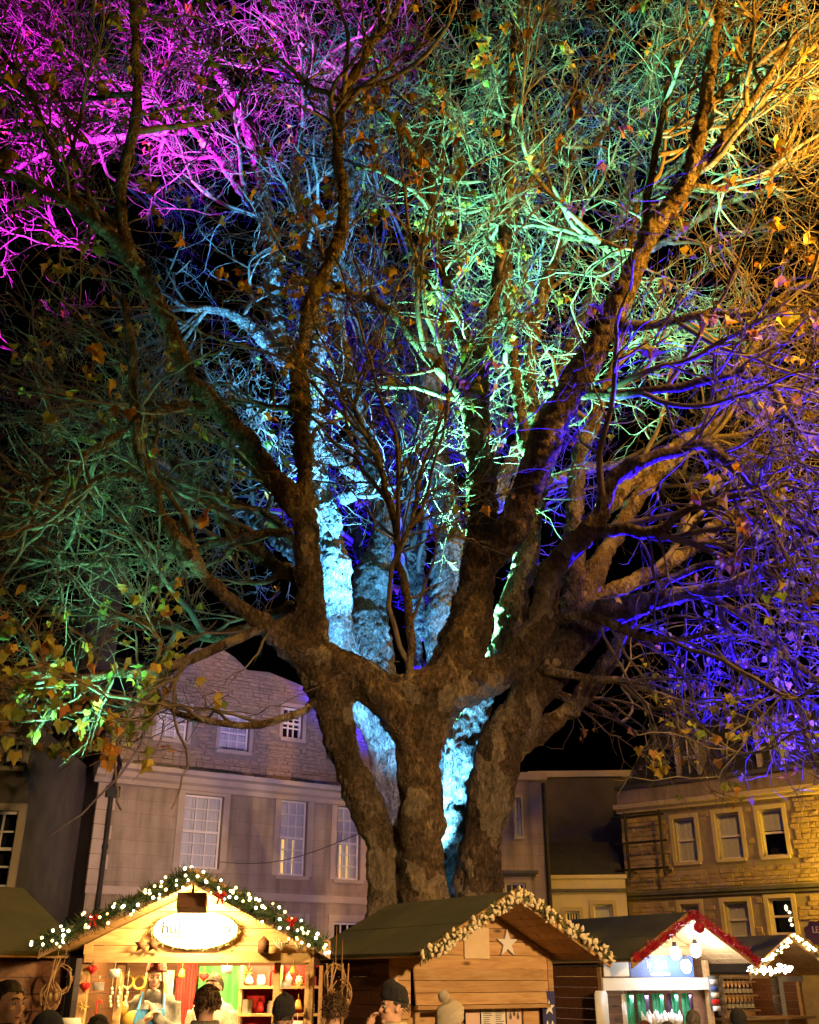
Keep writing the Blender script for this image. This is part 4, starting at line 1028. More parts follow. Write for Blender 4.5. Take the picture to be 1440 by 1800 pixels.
# oval sign with a leafy rim
sg = tag(empty('oval_sign', H.world((H.w/2-.05, -.06, 2.14)), H.th), 'oval white shop sign with thin lettering and leafy rim under the gable', 'sign')
pl = [(.40*math.cos(a), .165*math.sin(a)) for a in np.linspace(0, 2*math.pi, 40, endpoint=False)]
MB().prism_xz(pl, -.012, .012).build('board', M['sign_white'], sg)
mb = MB()
for a in np.linspace(0, 2*math.pi, 90, endpoint=False): needles(mb, (.405*math.cos(a), -.015, .17*math.sin(a)), .012, 4, .035, .006)
o = mb.build('leafy_rim', M['olive_leaf'], sg); o['kind'] = 'stuff'
for t_, x, sz in (('hul', -.225, .15), ('o', .30, .12)):
    link('lettering', text_mesh(t_, sz, .003), M['letter_ink'], sg, (x, -.017, .015), (R(90), 0, 0))
mb = MB().tube([(-.30, -.016, -.065), (-.2, -.016, -.05), (-.1, -.016, -.066)], .004, 5)
for a in (20, 55, 90): mb.tube([(.34+.03*math.cos(R(a)), -.016, .05+.03*math.sin(R(a))), (.34+.055*math.cos(R(a)), -.016, .05+.055*math.sin(R(a)))], .004, 5)
mb.build('flourish', M['letter_ink'], sg)
# floodlight box hung from the ridge, shining back at the sign
fl = tag(empty('floodlight', H.world((H.w/2-.02, -.62, 2.33)), H.th), 'brown box floodlight hung in front of the oval sign', 'lamp')
MB().hexa([(-.13,-.05,-.02),(.13,-.05,-.02),(.13,.06,-.07),(-.13,.06,-.07),(-.13,-.03,.10),(.13,-.03,.10),(.13,.07,.05),(-.13,.07,.05)]).build('housing', M['brown_stain'], fl)
MB().hexa([(-.11,.062,-.06),(.11,.062,-.06),(.11,.066,-.06),(-.11,.066,-.06),(-.11,.072,.04),(.11,.072,.04),(.11,.076,.04),(-.11,.076,.04)]).build('lens', M['lamp_warm'], fl)
MB().tube([(0, 0, .09), (0, 0, .2)], .012, 6).build('bracket', M['black_iron'], fl)
def area(name, loc, target, sx, sy, color, power):
    d = bpy.data.lights.new(name, 'AREA'); d.shape = 'RECTANGLE'; d.size = sx; d.size_y = sy; d.color = color; d.energy = power
    o = bpy.data.objects.new(name, d); COL.objects.link(o); o.location = loc
    o.rotation_euler = (Vector(target)-Vector(loc)).to_track_quat('-Z', 'Y').to_euler(); return o
area('flood_beam', H.world((H.w/2-.02, -.53, 2.33)), H.world((H.w/2-.02, .3, 1.95)), .22, .1, (1., .70, .26), 80)
area('stall_tube', H.world((H.w/2, .35, 2.0)), H.world((H.w/2, 1.0, 1.2)), 1.6, .1, (1., .66, .22), 150)
# backdrop curtains
def curtain(hut, name, label, x0, x1, z0, z1, y, mat):
    n = 24; V = []; F = []
    for i in range(n+1):
        x = x0+(x1-x0)*i/n; yy = y+.02*math.sin(i*1.7)
        V += [(x, yy, z0), (x, yy, z1)]
        if i: F.append((2*i-2, 2*i, 2*i+1, 2*i-1))
    mb = MB().add(V, F); b = len(mb.v); mb.add([(x, yy+.006, z) for x, yy, z in V], [f[::-1] for f in F])
    o = mb.build(name, mat, None, smooth=True); o.location = hut.loc; o.rotation_euler = (0, 0, hut.th); tag(o, label, 'curtain')
curtain(H, 'curtain', 'green cloth backdrop in the middle of the bright stall', .92, 1.62, .3, 1.84, 1.2, M['green_cloth'])
curtain(H, 'curtain', 'red cloth hanging left of the green backdrop in the bright stall', .70, .90, .3, 1.86, 1.15, M['red_cloth'])
curtain(H, 'curtain', 'white striped cloth hanging left of the red cloth', .60, .68, .3, 1.8, 1.1, M['cream_cloth'])
# shelf unit on the right with jars and boxes
su = tag(empty('shelf_unit', H.world((1.42, .45, 0)), H.th), 'pine shelf unit of red and cream gifts, right side of the bright stall', 'shelf')
for x in (0, .385, .77): MB().box(x, x+.03, 0, .3, .12, 1.84).build('upright', M['pine'], su)
SHZ = (1.16, 1.42, 1.66)
for z in SHZ: MB().box(.0, .8, -.01, .3, z-.025, z).build('shelf_board', M['pine'], su)
MB().box(0, .8, .3, .32, .12, 1.84).build('back_panel', M['red_cloth'], su)
words = {0: 'bottom', 1: 'middle', 2: 'top'}
for j, z in enumerate(SHZ):
    slots = [.08, .2, .31, .47, .58, .7]
    for i, x in enumerate(slots):
        tall = rng.uniform(.10, .15) if j < 2 else rng.uniform(.08, .12); kind = (i+j) % 3
        col = 'cream' if (i*2+j) % 3 else 'red'
        order = ['first', 'second', 'third', 'fourth', 'fifth', 'sixth'][i]
        if kind == 0:
            sh = MB().lathe([(.035, 0), (.04, .01), (.04, tall*.7), (.03, tall*.8), (.033, tall*.82), (.033, tall)], 12); nm = 'jar'
        elif kind == 1:
            sh = MB().box(-.045, .045, -.04, .04, 0, tall).box(-.01, .01, -.042, .042, 0, tall+.004).box(-.047, .047, -.01, .01, 0, tall+.003); nm = 'gift_box'
        else:
            sh = MB().lathe([(.03, 0), (.045, .03), (.035, .07), (.012, tall), (.004, tall+.02)], 10); nm = 'ornament'
        o = sh.build(nm, M['jar_'+col], None, smooth=(kind != 1))
        o.location = H.world((1.42+x, .45+.1, z)); o.rotation_euler = (0, 0, H.th)
        tag(o, '%s %s on the %s shelf, %s from the left' % (col, nm.replace('_', ' '), words[j], order), nm.replace('_', ' '), 'gifts on the shelf unit')
# left display: golden animal shape, rings, strings of wares
for i, (x, z) in enumerate(((.42, 1.70), (.53, 1.69))):
    mb = MB(); mb.tube([(.055*math.cos(a), 0, .055*math.sin(a)) for a in np.linspace(0, 2*math.pi, 17)], .014, 8, False)
    hanging('wreath_ring', ('left' if i == 0 else 'right')+' of two golden straw rings hung at the stall opening', 'ornament', M['gold'], H, (x, .05, z), mb, 'straw rings')
mb = MB().ball((0, 0, 0), (.11, .06, .075)).ball((-.11, 0, .09), (.055, .05, .06)).tube([(-.06, 0, -.03), (-.08, 0, -.2)], .022, 8).tube([(.07, 0, -.03), (.1, 0, -.2)], .022, 8).tube([(.1, 0, .03), (.17, 0, .1)], .012, 6).tube([(-.13, 0, .13), (-.15, 0, .2)], .012, 6).tube([(-.09, 0, .14), (-.08, 0, .21)], .012, 6)
hanging('straw_animal', 'golden straw animal standing on the counter at left of the bright stall', 'figure', M['gold'], H, (.48, .22, 1.38), mb)
hanging('display_stand', 'small pine shelf under the golden straw animal', 'shelf', M['pine'], H, (.48, .2, 1.0), MB().box(-.16, .16, -.08, .1, .14, .165).box(-.15, -.12, -.06, .06, 0, .14).box(.12, .15, -.06, .06, 0, .14))
for i in range(3):
    mb = MB().tube([(0, 0, .16), (0, 0, 0)], .003, 5)
    for k in range(5): mb.ball((.008*math.sin(k*2), 0, -.02-.035*k), (.014, .012, .018), 8, 6)
    hanging('bead_string', ['first', 'second', 'third'][i]+' string of pale beads hung under the beam, from the left', 'ornament', M['jar_cream'], H, (.30+.07*i, -.02, 1.66), mb, 'bead strings')
mb = MB()
for z0, r_ in ((0, .13), (.05, .135), (.10, .13), (.15, .12)): mb.lathe([(r_*.9, z0), (r_, z0+.02), (r_, z0+.04), (r_*.92, z0+.05)], 16)
hanging('basket_stack', 'stack of woven baskets at the left corner of the bright stall', 'basket', M['basket'], H, (.02, -.18, 1.12), mb)
hanging('basket_label', 'pale card standing on the woven baskets', 'card', M['paper'], H, (.02, -.30, 1.33), MB().hexa([(-.11,0,0),(.11,0,0),(.11,.01,0),(-.11,.01,0),(-.09,.02,.08),(.09,.02,.08),(.09,.03,.08),(-.09,.03,.08)]))
# twig ornaments on the outer posts
for i, (x, y, z) in enumerate(((2.36, -.30, 1.72), (2.42, -.45, 1.60), (2.34, -.5, 1.42), (-.12, -.2, 1.72), (-.16, -.35, 1.58))):
    mb = MB()
    for k in range(26):
        a = rng.uniform(0, 6.28); rr = rng.uniform(.07, .1)
        mb.tube([(rr*math.cos(a+b), rng.normal(0, .012), rr*1.3*math.sin(a+b)+rng.normal(0, .008)) for b in (0, .4, .8, 1.2)], .005, 4)
    mb.tube([(0, 0, .12), (0, .1, .45)], .003, 4)
    where = ['upper wreath of twigs by the right post of the bright stall', 'middle wreath of twigs outside the right post', 'lowest wreath of twigs outside the right post', 'upper wreath of twigs at the left post of the bright stall', 'lower wreath of twigs at the left post'][i]
    hanging('twig_wreath', where, 'wreath', M['basket'], H, (x, y, z), mb, 'twig wreaths')
for i in range(7):
    mb = MB().tube([(0, 0, .3), (.05*rng.normal(), 0, 0), (.08*rng.normal(), -.02, -.35)], [.006, .008, .004], 5).ball((0, 0, -.02), (.02, .02, .035), 8, 6)
    hanging('twig_pendant', 'brown twig pendant hung %s right of the bright stall' % ORD[i] if i < 5 else ['inner', 'outer'][i-5]+' brown twig pendant hung left of the bright stall', 'ornament', M['basket'], H, (2.28+.05*i, -.35, 1.55) if i < 5 else (-.1-.05*(i-5), -.4, 1.6), mb, 'twig pendants right' if i < 5 else 'twig pendants left')
# ornaments on the beam
for i, (x, sh) in enumerate(((.55, 0), (.66, 0), (1.68, 1), (1.84, 2), (2.02, 2))):
    if sh == 0:
        star = [((.07 if k % 2 == 0 else .035)*math.sin(k*math.pi/5), (.07 if k % 2 == 0 else .035)*math.cos(k*math.pi/5)) for k in range(10)]
        mb = MB().prism_xz(star, -.012, .012); lab = ['brown wooden star on the beam, left one', 'brown wooden star on the beam, right one'][i]; nm = 'wooden_star'
    elif sh == 1: mb = MB().prism_xz([(-.05, -.07), (.05, -.07), (.05, .03), (0, .08), (-.05, .03)], -.03, .03); lab = 'small brown wooden house on the beam right of the sign'; nm = 'wooden_house'
    else:
        mb = MB()
        for k in range(16): a = rng.uniform(0, 6.28); mb.tube([(0, 0, -.05), (.06*math.cos(a), .02*math.sin(a), .02), (.08*math.cos(a+.5), .02, .06*rng.random())], .005, 4)
        lab = 'pale twig bunch on the beam, %s' % ('near the wooden house' if i == 3 else 'near the right end'); nm = 'twig_bunch'
    hanging(nm, lab, 'ornament', M['brown_stain'] if sh < 2 else M['cream_cone'], H, (x, -.13, 2.01), mb)

# small wares hung along the beam and on the side panels
WARES = ['felt_heart', 'price_card', 'straw_star', 'cane', 'bell']
for i in range(22):
    if i in (2, 3): continue
    kind = WARES[i % 5]
    if i < 10: p = (.12+.205*i, -.10, 1.80-.03*(i % 3)); where = '%s from the left under the beam of the bright stall' % ORD[i]
    elif i < 16: p = (.06+.12*((i-10) % 2), -.03, 1.66-.17*((i-10)//2)); where = '%s on the left panel of the bright stall' % ['upper left', 'upper right', 'middle left', 'middle right', 'lower left', 'lower right'][i-10]
    else: p = (1.90+.12*((i-16) % 2), -.03, 1.68-.17*((i-16)//2)); where = '%s on the right panel of the bright stall' % ['upper left', 'upper right', 'middle left', 'middle right', 'lower left', 'lower right'][i-16]
    if kind == 'felt_heart':
        hp = [(.045*16*math.sin(t)**3/16, .045*(13*math.cos(t)-5*math.cos(2*t)-2*math.cos(3*t)-math.cos(4*t))/16) for t in np.linspace(0, 2*math.pi, 20, endpoint=False)][::-1]
        mb = MB().prism_xz(hp, -.012, .012); mt = 'red_cloth'
    elif kind == 'price_card': mb = MB().prism_xz([(-.05, -.035), (.05, -.035), (.05, .035), (-.05, .035)], -.003, .003); mt = 'sign_white'
    elif kind == 'straw_star':
        mb = MB()
        for k in range(6): mb.tube([(0, 0, 0), (.055*math.cos(k*1.047), 0, .055*math.sin(k*1.047))], [.008, .003], 5)
        mt = 'gold'
    elif kind == 'cane': mb = MB().tube([(0, 0, -.08), (0, 0, .03), (.012, 0, .05), (.035, 0, .05), (.045, 0, .03)], .009, 7); mt = 'jar_red'
    else: mb = MB().lathe([(.04, -.04), (.032, -.01), (.02, .03), (.006, .04)], 12); mt = 'gold'
    mb.tube([(0, .004, .03), (0, .01, .09)], .002, 4)
    hanging(kind, '%s hung %s' % (kind.replace('_', ' '), where), 'ornament', M[mt], H, p, mb, 'small wares hung in the bright stall')

# --- closed hut in the middle
K = Hut('market_hut', 'plain pine market hut with white star and cream flower garland, in the middle', (-.20, 12.2), R(32), w=2.3, over=.85, open_z=(1.0, 1.82))
garland(K, 'garland of cream dried flowers along the middle hut gable', 'olive_leaf', .06, 9, .06, .010, cones=210)
# hinged flap over the opening and its frame
fp = MB()
K.flap = empty('flap', (.26, -.03, 1.82), 0, K.root)
for k in range(3):
    z1 = -.0-.125*k; z0 = z1-.119; f0 = -.02-.16*(-z0); f1 = -.02-.16*(-z1)
    MB().hexa([(0,f0,z0),(1.86,f0,z0),(1.86,f0+.022,z0),(0,f0+.022,z0),(0,f1,z1),(1.86,f1,z1),(1.86,f1+.022,z1),(0,f1+.022,z1)]).build('flap_board', M['pine'], K.flap)
box_part('flap_rail', M['pine'], K.flap, -.01, 1.87, -.125, -.06, -.415, -.375)
for k in range(6): box_part('front_board', M['pine'], K.root, .075, .25, -.001, .024, 1.05+.13*k, 1.05+.13*k+.124)
for k in range(6): box_part('front_board', M['pine'], K.root, 2.14, 2.225, -.001, .024, 1.05+.13*k, 1.05+.13*k+.124)
box_part('side_post', M['pine'], K.root, .30, .36, -.02, .04, 1.04, 1.42)
# star and square board on the gable
star = [((.16 if k % 2 == 0 else .062)*math.sin(k*math.pi/5), (.16 if k % 2 == 0 else .062)*math.cos(k*math.pi/5)) for k in range(10)]
st = MB().prism_xz(star, -.012, .012).build('star', M['white_paint']); st.location = K.world((1.60, -.04, 2.10)); st.rotation_euler = (0, 0, K.th)
tag(st, 'white five-pointed wooden star on the middle hut gable', 'star')
sq = MB().box(-.18, .18, -.02, 0, -.17, .17).build('square_board', M['pale_ply']); sq.location = K.world((1.16, -.012, 2.10)); sq.rotation_euler = (0, 0, K.th)
tag(sq, 'blank pale square board on the middle hut gable', 'board')
# posters inside the opening
def sheet(hut, name, label, x0, x1, z0, z1, y, mat, marks=None, ink='ink'):
    r = tag(empty(name, hut.world((x0, y, z0)), hut.th), label, 'poster')
    MB().box(0, x1-x0, -.004, .0, 0, z1-z0).build('sheet', M[mat], r)
    if marks: marks(MB(), x1-x0, z1-z0).build('print', M[ink], r)
    return r
def lines(mb, w, h):
    for c in (0, 1):
        for k in range(int(h/.022)):
            x0 = .03+c*w/2; mb.box(x0, x0+(w/2-.05)*rng.uniform(.6, 1), -.007, -.0045, h-.03-k*.022, h-.03-k*.022+.008)
    return mb
def drops(mb, w, h):
    for c in range(3):
        cx = w*(.25+.25*c); cz = h*(.55+.15*(c % 2))
        mb.prism_xz([(cx+.022*math.sin(a)*(1 if math.cos(a) < 0 else .5), cz+.045*math.cos(a)) for a in np.linspace(0, 2*math.pi, 10, endpoint=False)], -.007, -.0045)
    return mb
sheet(K, 'poster', 'blank brownish sheet at the left of the middle hut opening', 1.05, 1.25, 1.14, 1.42, .08, 'pink_paper')
sheet(K, 'poster', 'white printed menu sheet in the middle hut opening', 1.27, 1.62, 1.20, 1.42, .08, 'paper', lines)
sheet(K, 'poster', 'pinkish sheet with dark drop prints in the middle hut opening', 1.64, 1.86, 1.20, 1.42, .08, 'pink_paper', drops)
box_part('inner_board', M['pine'], K.root, 1.88, 2.13, .06, .085, 1.04, 1.44)
MB().box(.4, 1.05, .3, .33, 1.04, 1.44).build('inner_panel', M['pine'], K.root)
tm = MB().box(-.42, .42, -.2, .2, 0, .17).box(-.40, .40, -.18, .18, .17, .2).box(-.05, -.03, -.205, -.2, .03, .15).box(.03, .05, -.205, -.2, .03, .15)
tm.build('drinks_urn', M['black_iron']).location = K.world((1.5, .35, 1.04)); bpy.context.scene.objects['drinks_urn'].rotation_euler = (0, 0, K.th)
tag(bpy.context.scene.objects['drinks_urn'], 'low black cabinet on the counter of the middle hut', 'cabinet')
def starmark(mb, w, h):
    s = w*.46; mb.prism_xz([(w/2+(s if k % 2 == 0 else s*.42)*math.sin(k*math.pi/5), h*.68+(s if k % 2 == 0 else s*.42)*math.cos(k*math.pi/5)) for k in range(10)], -.008, -.0045)
    for cx in (.3, .7): mb.prism_xz([(w*cx+w*.13*math.sin(a)*(1 if math.cos(a) < 0 else .55), h*.36+w*.22*math.cos(a)) for a in np.linspace(0, 2*math.pi, 10, endpoint=False)], -.008, -.0045)
    return mb
sheet(K, 'poster', 'navy poster with a white star at the right post of the middle hut', 2.08, 2.27, 1.02, 1.58, -.06, 'navy', starmark, 'white_paint')

# --- white-lit sweet stall
S = Hut('market_hut', 'white-lit sweet stall with red tinsel along its gable, right of the pine hut', (2.82, 16.2), R(32), w=2.3, over=.85, open_z=(1.0, 1.55), front='pine', gable_to=2.02)
garland(S, 'red tinsel garland along the white-lit stall gable', 'red_tinsel', .075, 14, .05, .008, 0)
bb = MB().ball((0, 0, 0), .085, 14, 10).lathe([(.02, .08), (.02, .1)], 8); bb.build('bauble', M['red_tinsel'], None, True).location = S.world((S.w/2+.05, -.93, 2.40))
tag(bpy.context.scene.objects['bauble'], 'shiny red bauble under the peak of the white-lit stall', 'bauble')
box_part('fascia', M['sign_white'], S.root, .0, 2.3, -.06, -.022, 1.55, 1.72)
sb = tag(empty('sign_board', S.world((0.55, -.05, 1.73)), S.th), 'blue sign with white lettering over the white-lit stall counter', 'sign')
MB().box(0, 1.35, -.02, 0, 0, .30).build('board', M['sign_blue'], sb)
link('lettering', text_mesh('ly Spri', .17, .003), M['sign_white'], sb, (.56, -.024, .17), (R(90), 0, 0))
MB().box(.42, .82, -.024, -.0205, .025, .055).build('strip', M['sign_white'], sb)
lb = tag(empty('blank_board', S.world((.0, -.09, 1.74)), S.th), 'blank white board glowing left of the blue sign', 'board')
MB().box(0, .5, -.01, .01, 0, .24).build('panel', M['sign_white'], lb)
for i, (x, y, z) in enumerate(((1.25, -.35, 2.06), (1.62, -.42, 2.10), (1.5, -.3, 1.88))):
    r = tag(empty('bulkhead_lamp', S.world((x, y, z)), S.th), 'glaring white lamp under the sweet stall gable, ' + ['left one', 'right one', 'lower one'][i], 'lamp', 'white lamps of the sweet stall')
    MB().ball((0, 0, 0), (.10, .05, .10), 14, 10).build('bulb', M['lamp_cold'], r, True)
    MB().lathe([(.04, .09), (.03, .16)], 8).build('socket', M['black_iron'], r)
    pt = point('stall_glow', S.world((x, y-.12, z-.02)), (.9, .95, 1.), 30, .1)
area('stall_strip', S.world((1.15, .2, 1.5)), S.world((1.15, .8, 1.0)), 1.8, .1, (.9, .95, 1.), 50)
# hanging sweet packets
for i in range(15):
    x = .55+i*.105
    k = 'packet_green' if i not in (0, 5, 9, 14) else ('purple_board' if i != 0 else 'packet_white')
    mb = MB().hexa([(-.04,-.01,-.42),(.04,-.01,-.42),(.04,.012,-.42),(-.04,.012,-.42),(-.043,-.003,0),(.043,-.003,0),(.043,.003,0),(-.043,.003,0)]).tube([(0, 0, 0), (0, 0, .05)], .003, 4)
    hanging('sweet_packet', '%s packet strip hanging %s from the left in the sweet stall' % ({'packet_green': 'green', 'purple_board': 'purple', 'packet_white': 'white'}[k], ORD[i]), 'packet', M[k], S, (x, .12+.03*(i % 3), 1.50), mb, 'hanging sweet packets')
for i in range(5):
    mb = MB()
    for k in range(7): a = k*.9+i; mb.tube([(0, 0, 0), (.05*math.cos(a), .03*math.sin(a), .10), (.09*math.cos(a), .05*math.sin(a), .2+.03*math.sin(a*3))], [.03, .045, .004], 5)
    hanging('sweet_bag', 'clear bag of sweets on the sweet stall counter, %s from the left' % ['first', 'second', 'third', 'fourth', 'fifth'][i], 'bag', M['packet_white'], S, (.85+.16*i, -.02, 1.04+.02*(i % 2)), mb, 'bags of sweets')
hanging('menu_board', 'tall white rounded board at the left post of the sweet stall', 'board', M['sign_white'], S, (-.06, -.06, 1.0), MB().prism_xz([(-.1, 0), (.1, 0), (.12, .05), (.12, .5), (.09, .55), (-.09, .55), (-.12, .5), (-.12, .05)], -.01, .01))
mb = MB().box(-.11, .11, -.015, .0, 0, .5)
hanging('notice_board', 'dark notice board at the right post of the sweet stall', 'board', M['ink'], S, (2.32, -.05, 1.25), mb)
for k in range(5): hanging('notice', 'small card on the dark notice board, %s from the top' % ['first', 'second', 'third', 'fourth', 'fifth'][k], 'card', M[['packet_white', 'sign_blue', 'paper', 'red_cloth', 'packet_white'][k]], S, (2.32, -.068, 1.66-.095*k), MB().box(-.085, .085, -.003, .003, -.035, .035), 'cards on the notice board')

# --- drinks hut at the right edge
B5 = Hut('market_hut', 'dim drinks hut with fairy lights on its peak, at the right edge', (5.80, 20.5), R(32), w=2.3, hr=2.40, over=.85, open_z=(1.0, 1.70), front='pine')
garland(B5, 'thin green garland of warm fairy lights on the drinks hut peak', 'fir', .045, 5, .05, .006, 60, ('bulb_warm', 'bulb_gold'), .024)
cl = tag(empty('light_cluster', B5.world((.15, -.9, 1.84)), B5.th), 'dense cluster of fairy lights at the left eave of the drinks hut', 'fairy lights')
me = BULBME.copy(); me.materials.append(M['bulb_warm'])
for i in range(60):
    x = rng.uniform(-.35, .75); link('bulb', me, None, cl, (x, rng.normal(0, .05), rng.normal(0, .035)+.09*math.exp(-((x-.55)/.12)**2)*rng.random()), None, .024)
MB().tube([(-.4, 0, .02), (.2, 0, .0), (.8, 0, .02)], .006, 5).build('wire', M['black_iron'], cl)
for j, z in enumerate((1.16, 1.42, 1.66)):
    box_part('bottle_shelf', M['pine'], B5.root, .1, 1.15, .1, .34, z-.03, z)
    for i in range(9):
        mb = MB().lathe([(.034, 0), (.036, .02), (.036, .12), (.014, .165), (.014, .2), (.017, .205), (.017, .225)], 10)
        b_ = hanging('bottle', 'dark bottle standing %s from the left on the drinks hut %s shelf' % (ORD[i], ['lower', 'middle', 'upper'][j]), 'bottle', M['bottle_glass'], B5, (.17+.11*i, .2, z), mb, 'bottles on the drinks hut shelves')
        MB().lathe([(.0375, .03), (.0375, .10)], 10).build('bottle_label', M['cream_cone'], b_)
        MB().lathe([(.0185, .19), (.0185, .23)], 8).build('bottle_cap', M['gold'], b_)
for side_, x in (('left', -.12), ('right', 1.42)):
    for k in range(4):
        o = hanging('plaque', 'weathered wooden plaque %s of the bottle shelves, %s from the top' % (side_, ['first', 'second', 'third', 'fourth'][k]), 'plaque', M['grey_board'], B5, (x, -.08, 1.66-.165*k), MB().box(-.10, .10, -.02, .0, -.075, .075).box(-.105, .105, -.026, -.02, -.075, -.06), 'wooden plaques')
        for c in (-.05, 0, .05): MB().box(c-.004, c+.004, -.023, -.0205, -.05, .06).build('groove', M['ink'], o)
box_part('door_frame', M['white_paint'], B5.root, 1.62, 1.70, -.06, .0, 0, 1.72)
box_part('door_lintel', M['white_paint'], B5.root, 1.70, 2.32, -.06, .0, 1.64, 1.74)
box_part('inner_screen', M['pine'], B5.root, 1.0, 2.3, 1.2, 1.23, .2, 1.8)
point('drinks_glow', B5.world((1.6, .7, 1.6)), (1., .6, .25), 10, .1)
# purple sign half cut off by the frame
ls = tag(empty('scalloped_sign', P(1442, 1640, 21.0)[0], R(20)), 'purple scalloped sign with pale capital letters at the right edge', 'sign')
pl = [(.36*(1+.06*math.cos(9*a))*math.cos(a), .22*(1+.08*math.cos(9*a))*math.sin(a)) for a in np.linspace(0, 2*math.pi, 60, endpoint=False)]
MB().prism_xz(pl, -.015, .015).build('board', M['purple_board'], ls)
MB().box(-.03, .03, .02, .06, -3.0, .1).build('post', M['black_iron'], ls)
link('lettering', text_mesh('LEA', .17, .004), M['lilac'], ls, (-.06, -.02, .05), (R(90), 0, R(0)))

# --- dim hut at the left edge
bk, _ = P(40, 1566, 11.4); thl = R(-38)
yv = Vector((-math.sin(thl), math.cos(thl), 0)); xv = Vector((math.cos(thl), math.sin(thl), 0))
c0 = bk - yv*2.0 - xv*1.15
X1 = Hut('market_hut', 'dim brown market hut with its side to us, at the far left edge', (c0.x, c0.y), thl, hr=2.55, front='pine')

# ------------------------------------------------------------------ people
vary('skin', (.42, .24, .16), (.52, .31, .22), 14, .55, .1, 90)
def hairmat(n, a, b): vary(n, a, b, 60, .55, .5, 120, stretch=(3, 3, .6))
hairmat('hair_dark', (.012, .010, .009), (.035, .028, .024)); hairmat('hair_brown', (.05, .028, .014), (.12, .07, .035)); hairmat('hair_blond', (.30, .19, .07), (.45, .30, .13)); hairmat('hair_grey', (.10, .09, .085), (.22, .2, .19)); hairmat('hair_red', (.16, .05, .02), (.28, .1, .05))
def cloth(n, a, b): vary(n, a, b, 30, .95, .5, 160)
def knit(n, a, b):
    m, nt, bb_ = nodes(n); co = coords(nt, (1, 1, 1))
    w1 = N(nt, 'ShaderNodeTexWave', Scale=55, Distortion=6.0, Detail=3); w1.bands_direction = 'DIAGONAL'; nt.links.new(co, w1.inputs['Vector'])
    n1 = N(nt, 'ShaderNodeTexNoise', Scale=70, Detail=3); nt.links.new(co, n1.inputs['Vector'])
    r = ramp(nt, w1.outputs['Fac'], [(.1, a), (.8, b)]); nt.links.new(r.outputs[0], bb_.inputs['Base Color']); bb_.inputs['Roughness'].default_value = .95
    b1 = bump(nt, bb_, w1.outputs['Fac'], .9, .012); bump(nt, bb_, n1.outputs['Fac'], .5, .006, b1)
cloth('coat_black', (.012, .012, .014), (.025, .025, .028)); cloth('coat_navy', (.012, .016, .03), (.025, .03, .05)); cloth('coat_olive', (.06, .055, .03), (.10, .09, .055)); cloth('sherpa', (.40, .32, .23), (.55, .46, .35)); knit('wool_cream', (.46, .39, .27), (.68, .60, .45)); knit('wool_black', (.009, .009, .012), (.02, .02, .026)); knit('wool_red', (.38, .07, .06), (.52, .12, .1)); cloth('apron_blue', (.04, .18, .42), (.07, .26, .55)); cloth('denim', (.03, .04, .07), (.05, .065, .11)); cloth('grey_wool', (.12, .11, .10), (.2, .19, .175)); cloth('tan_wool', (.35, .27, .17), (.48, .38, .26))
vary('shoe', (.015, .012, .01), (.03, .025, .02), 20, .5, .1); vary('eye_white', (.34, .32, .30), (.42, .40, .37), 5, .2, 0); vary('pupil', (.01, .01, .012), (.02, .015, .012), 5, .2, 0); vary('lip', (.36, .14, .12), (.42, .18, .15), 10, .5, 0)
vary('cup', (.7, .68, .62), (.76, .74, .7), 5, .5, 0)

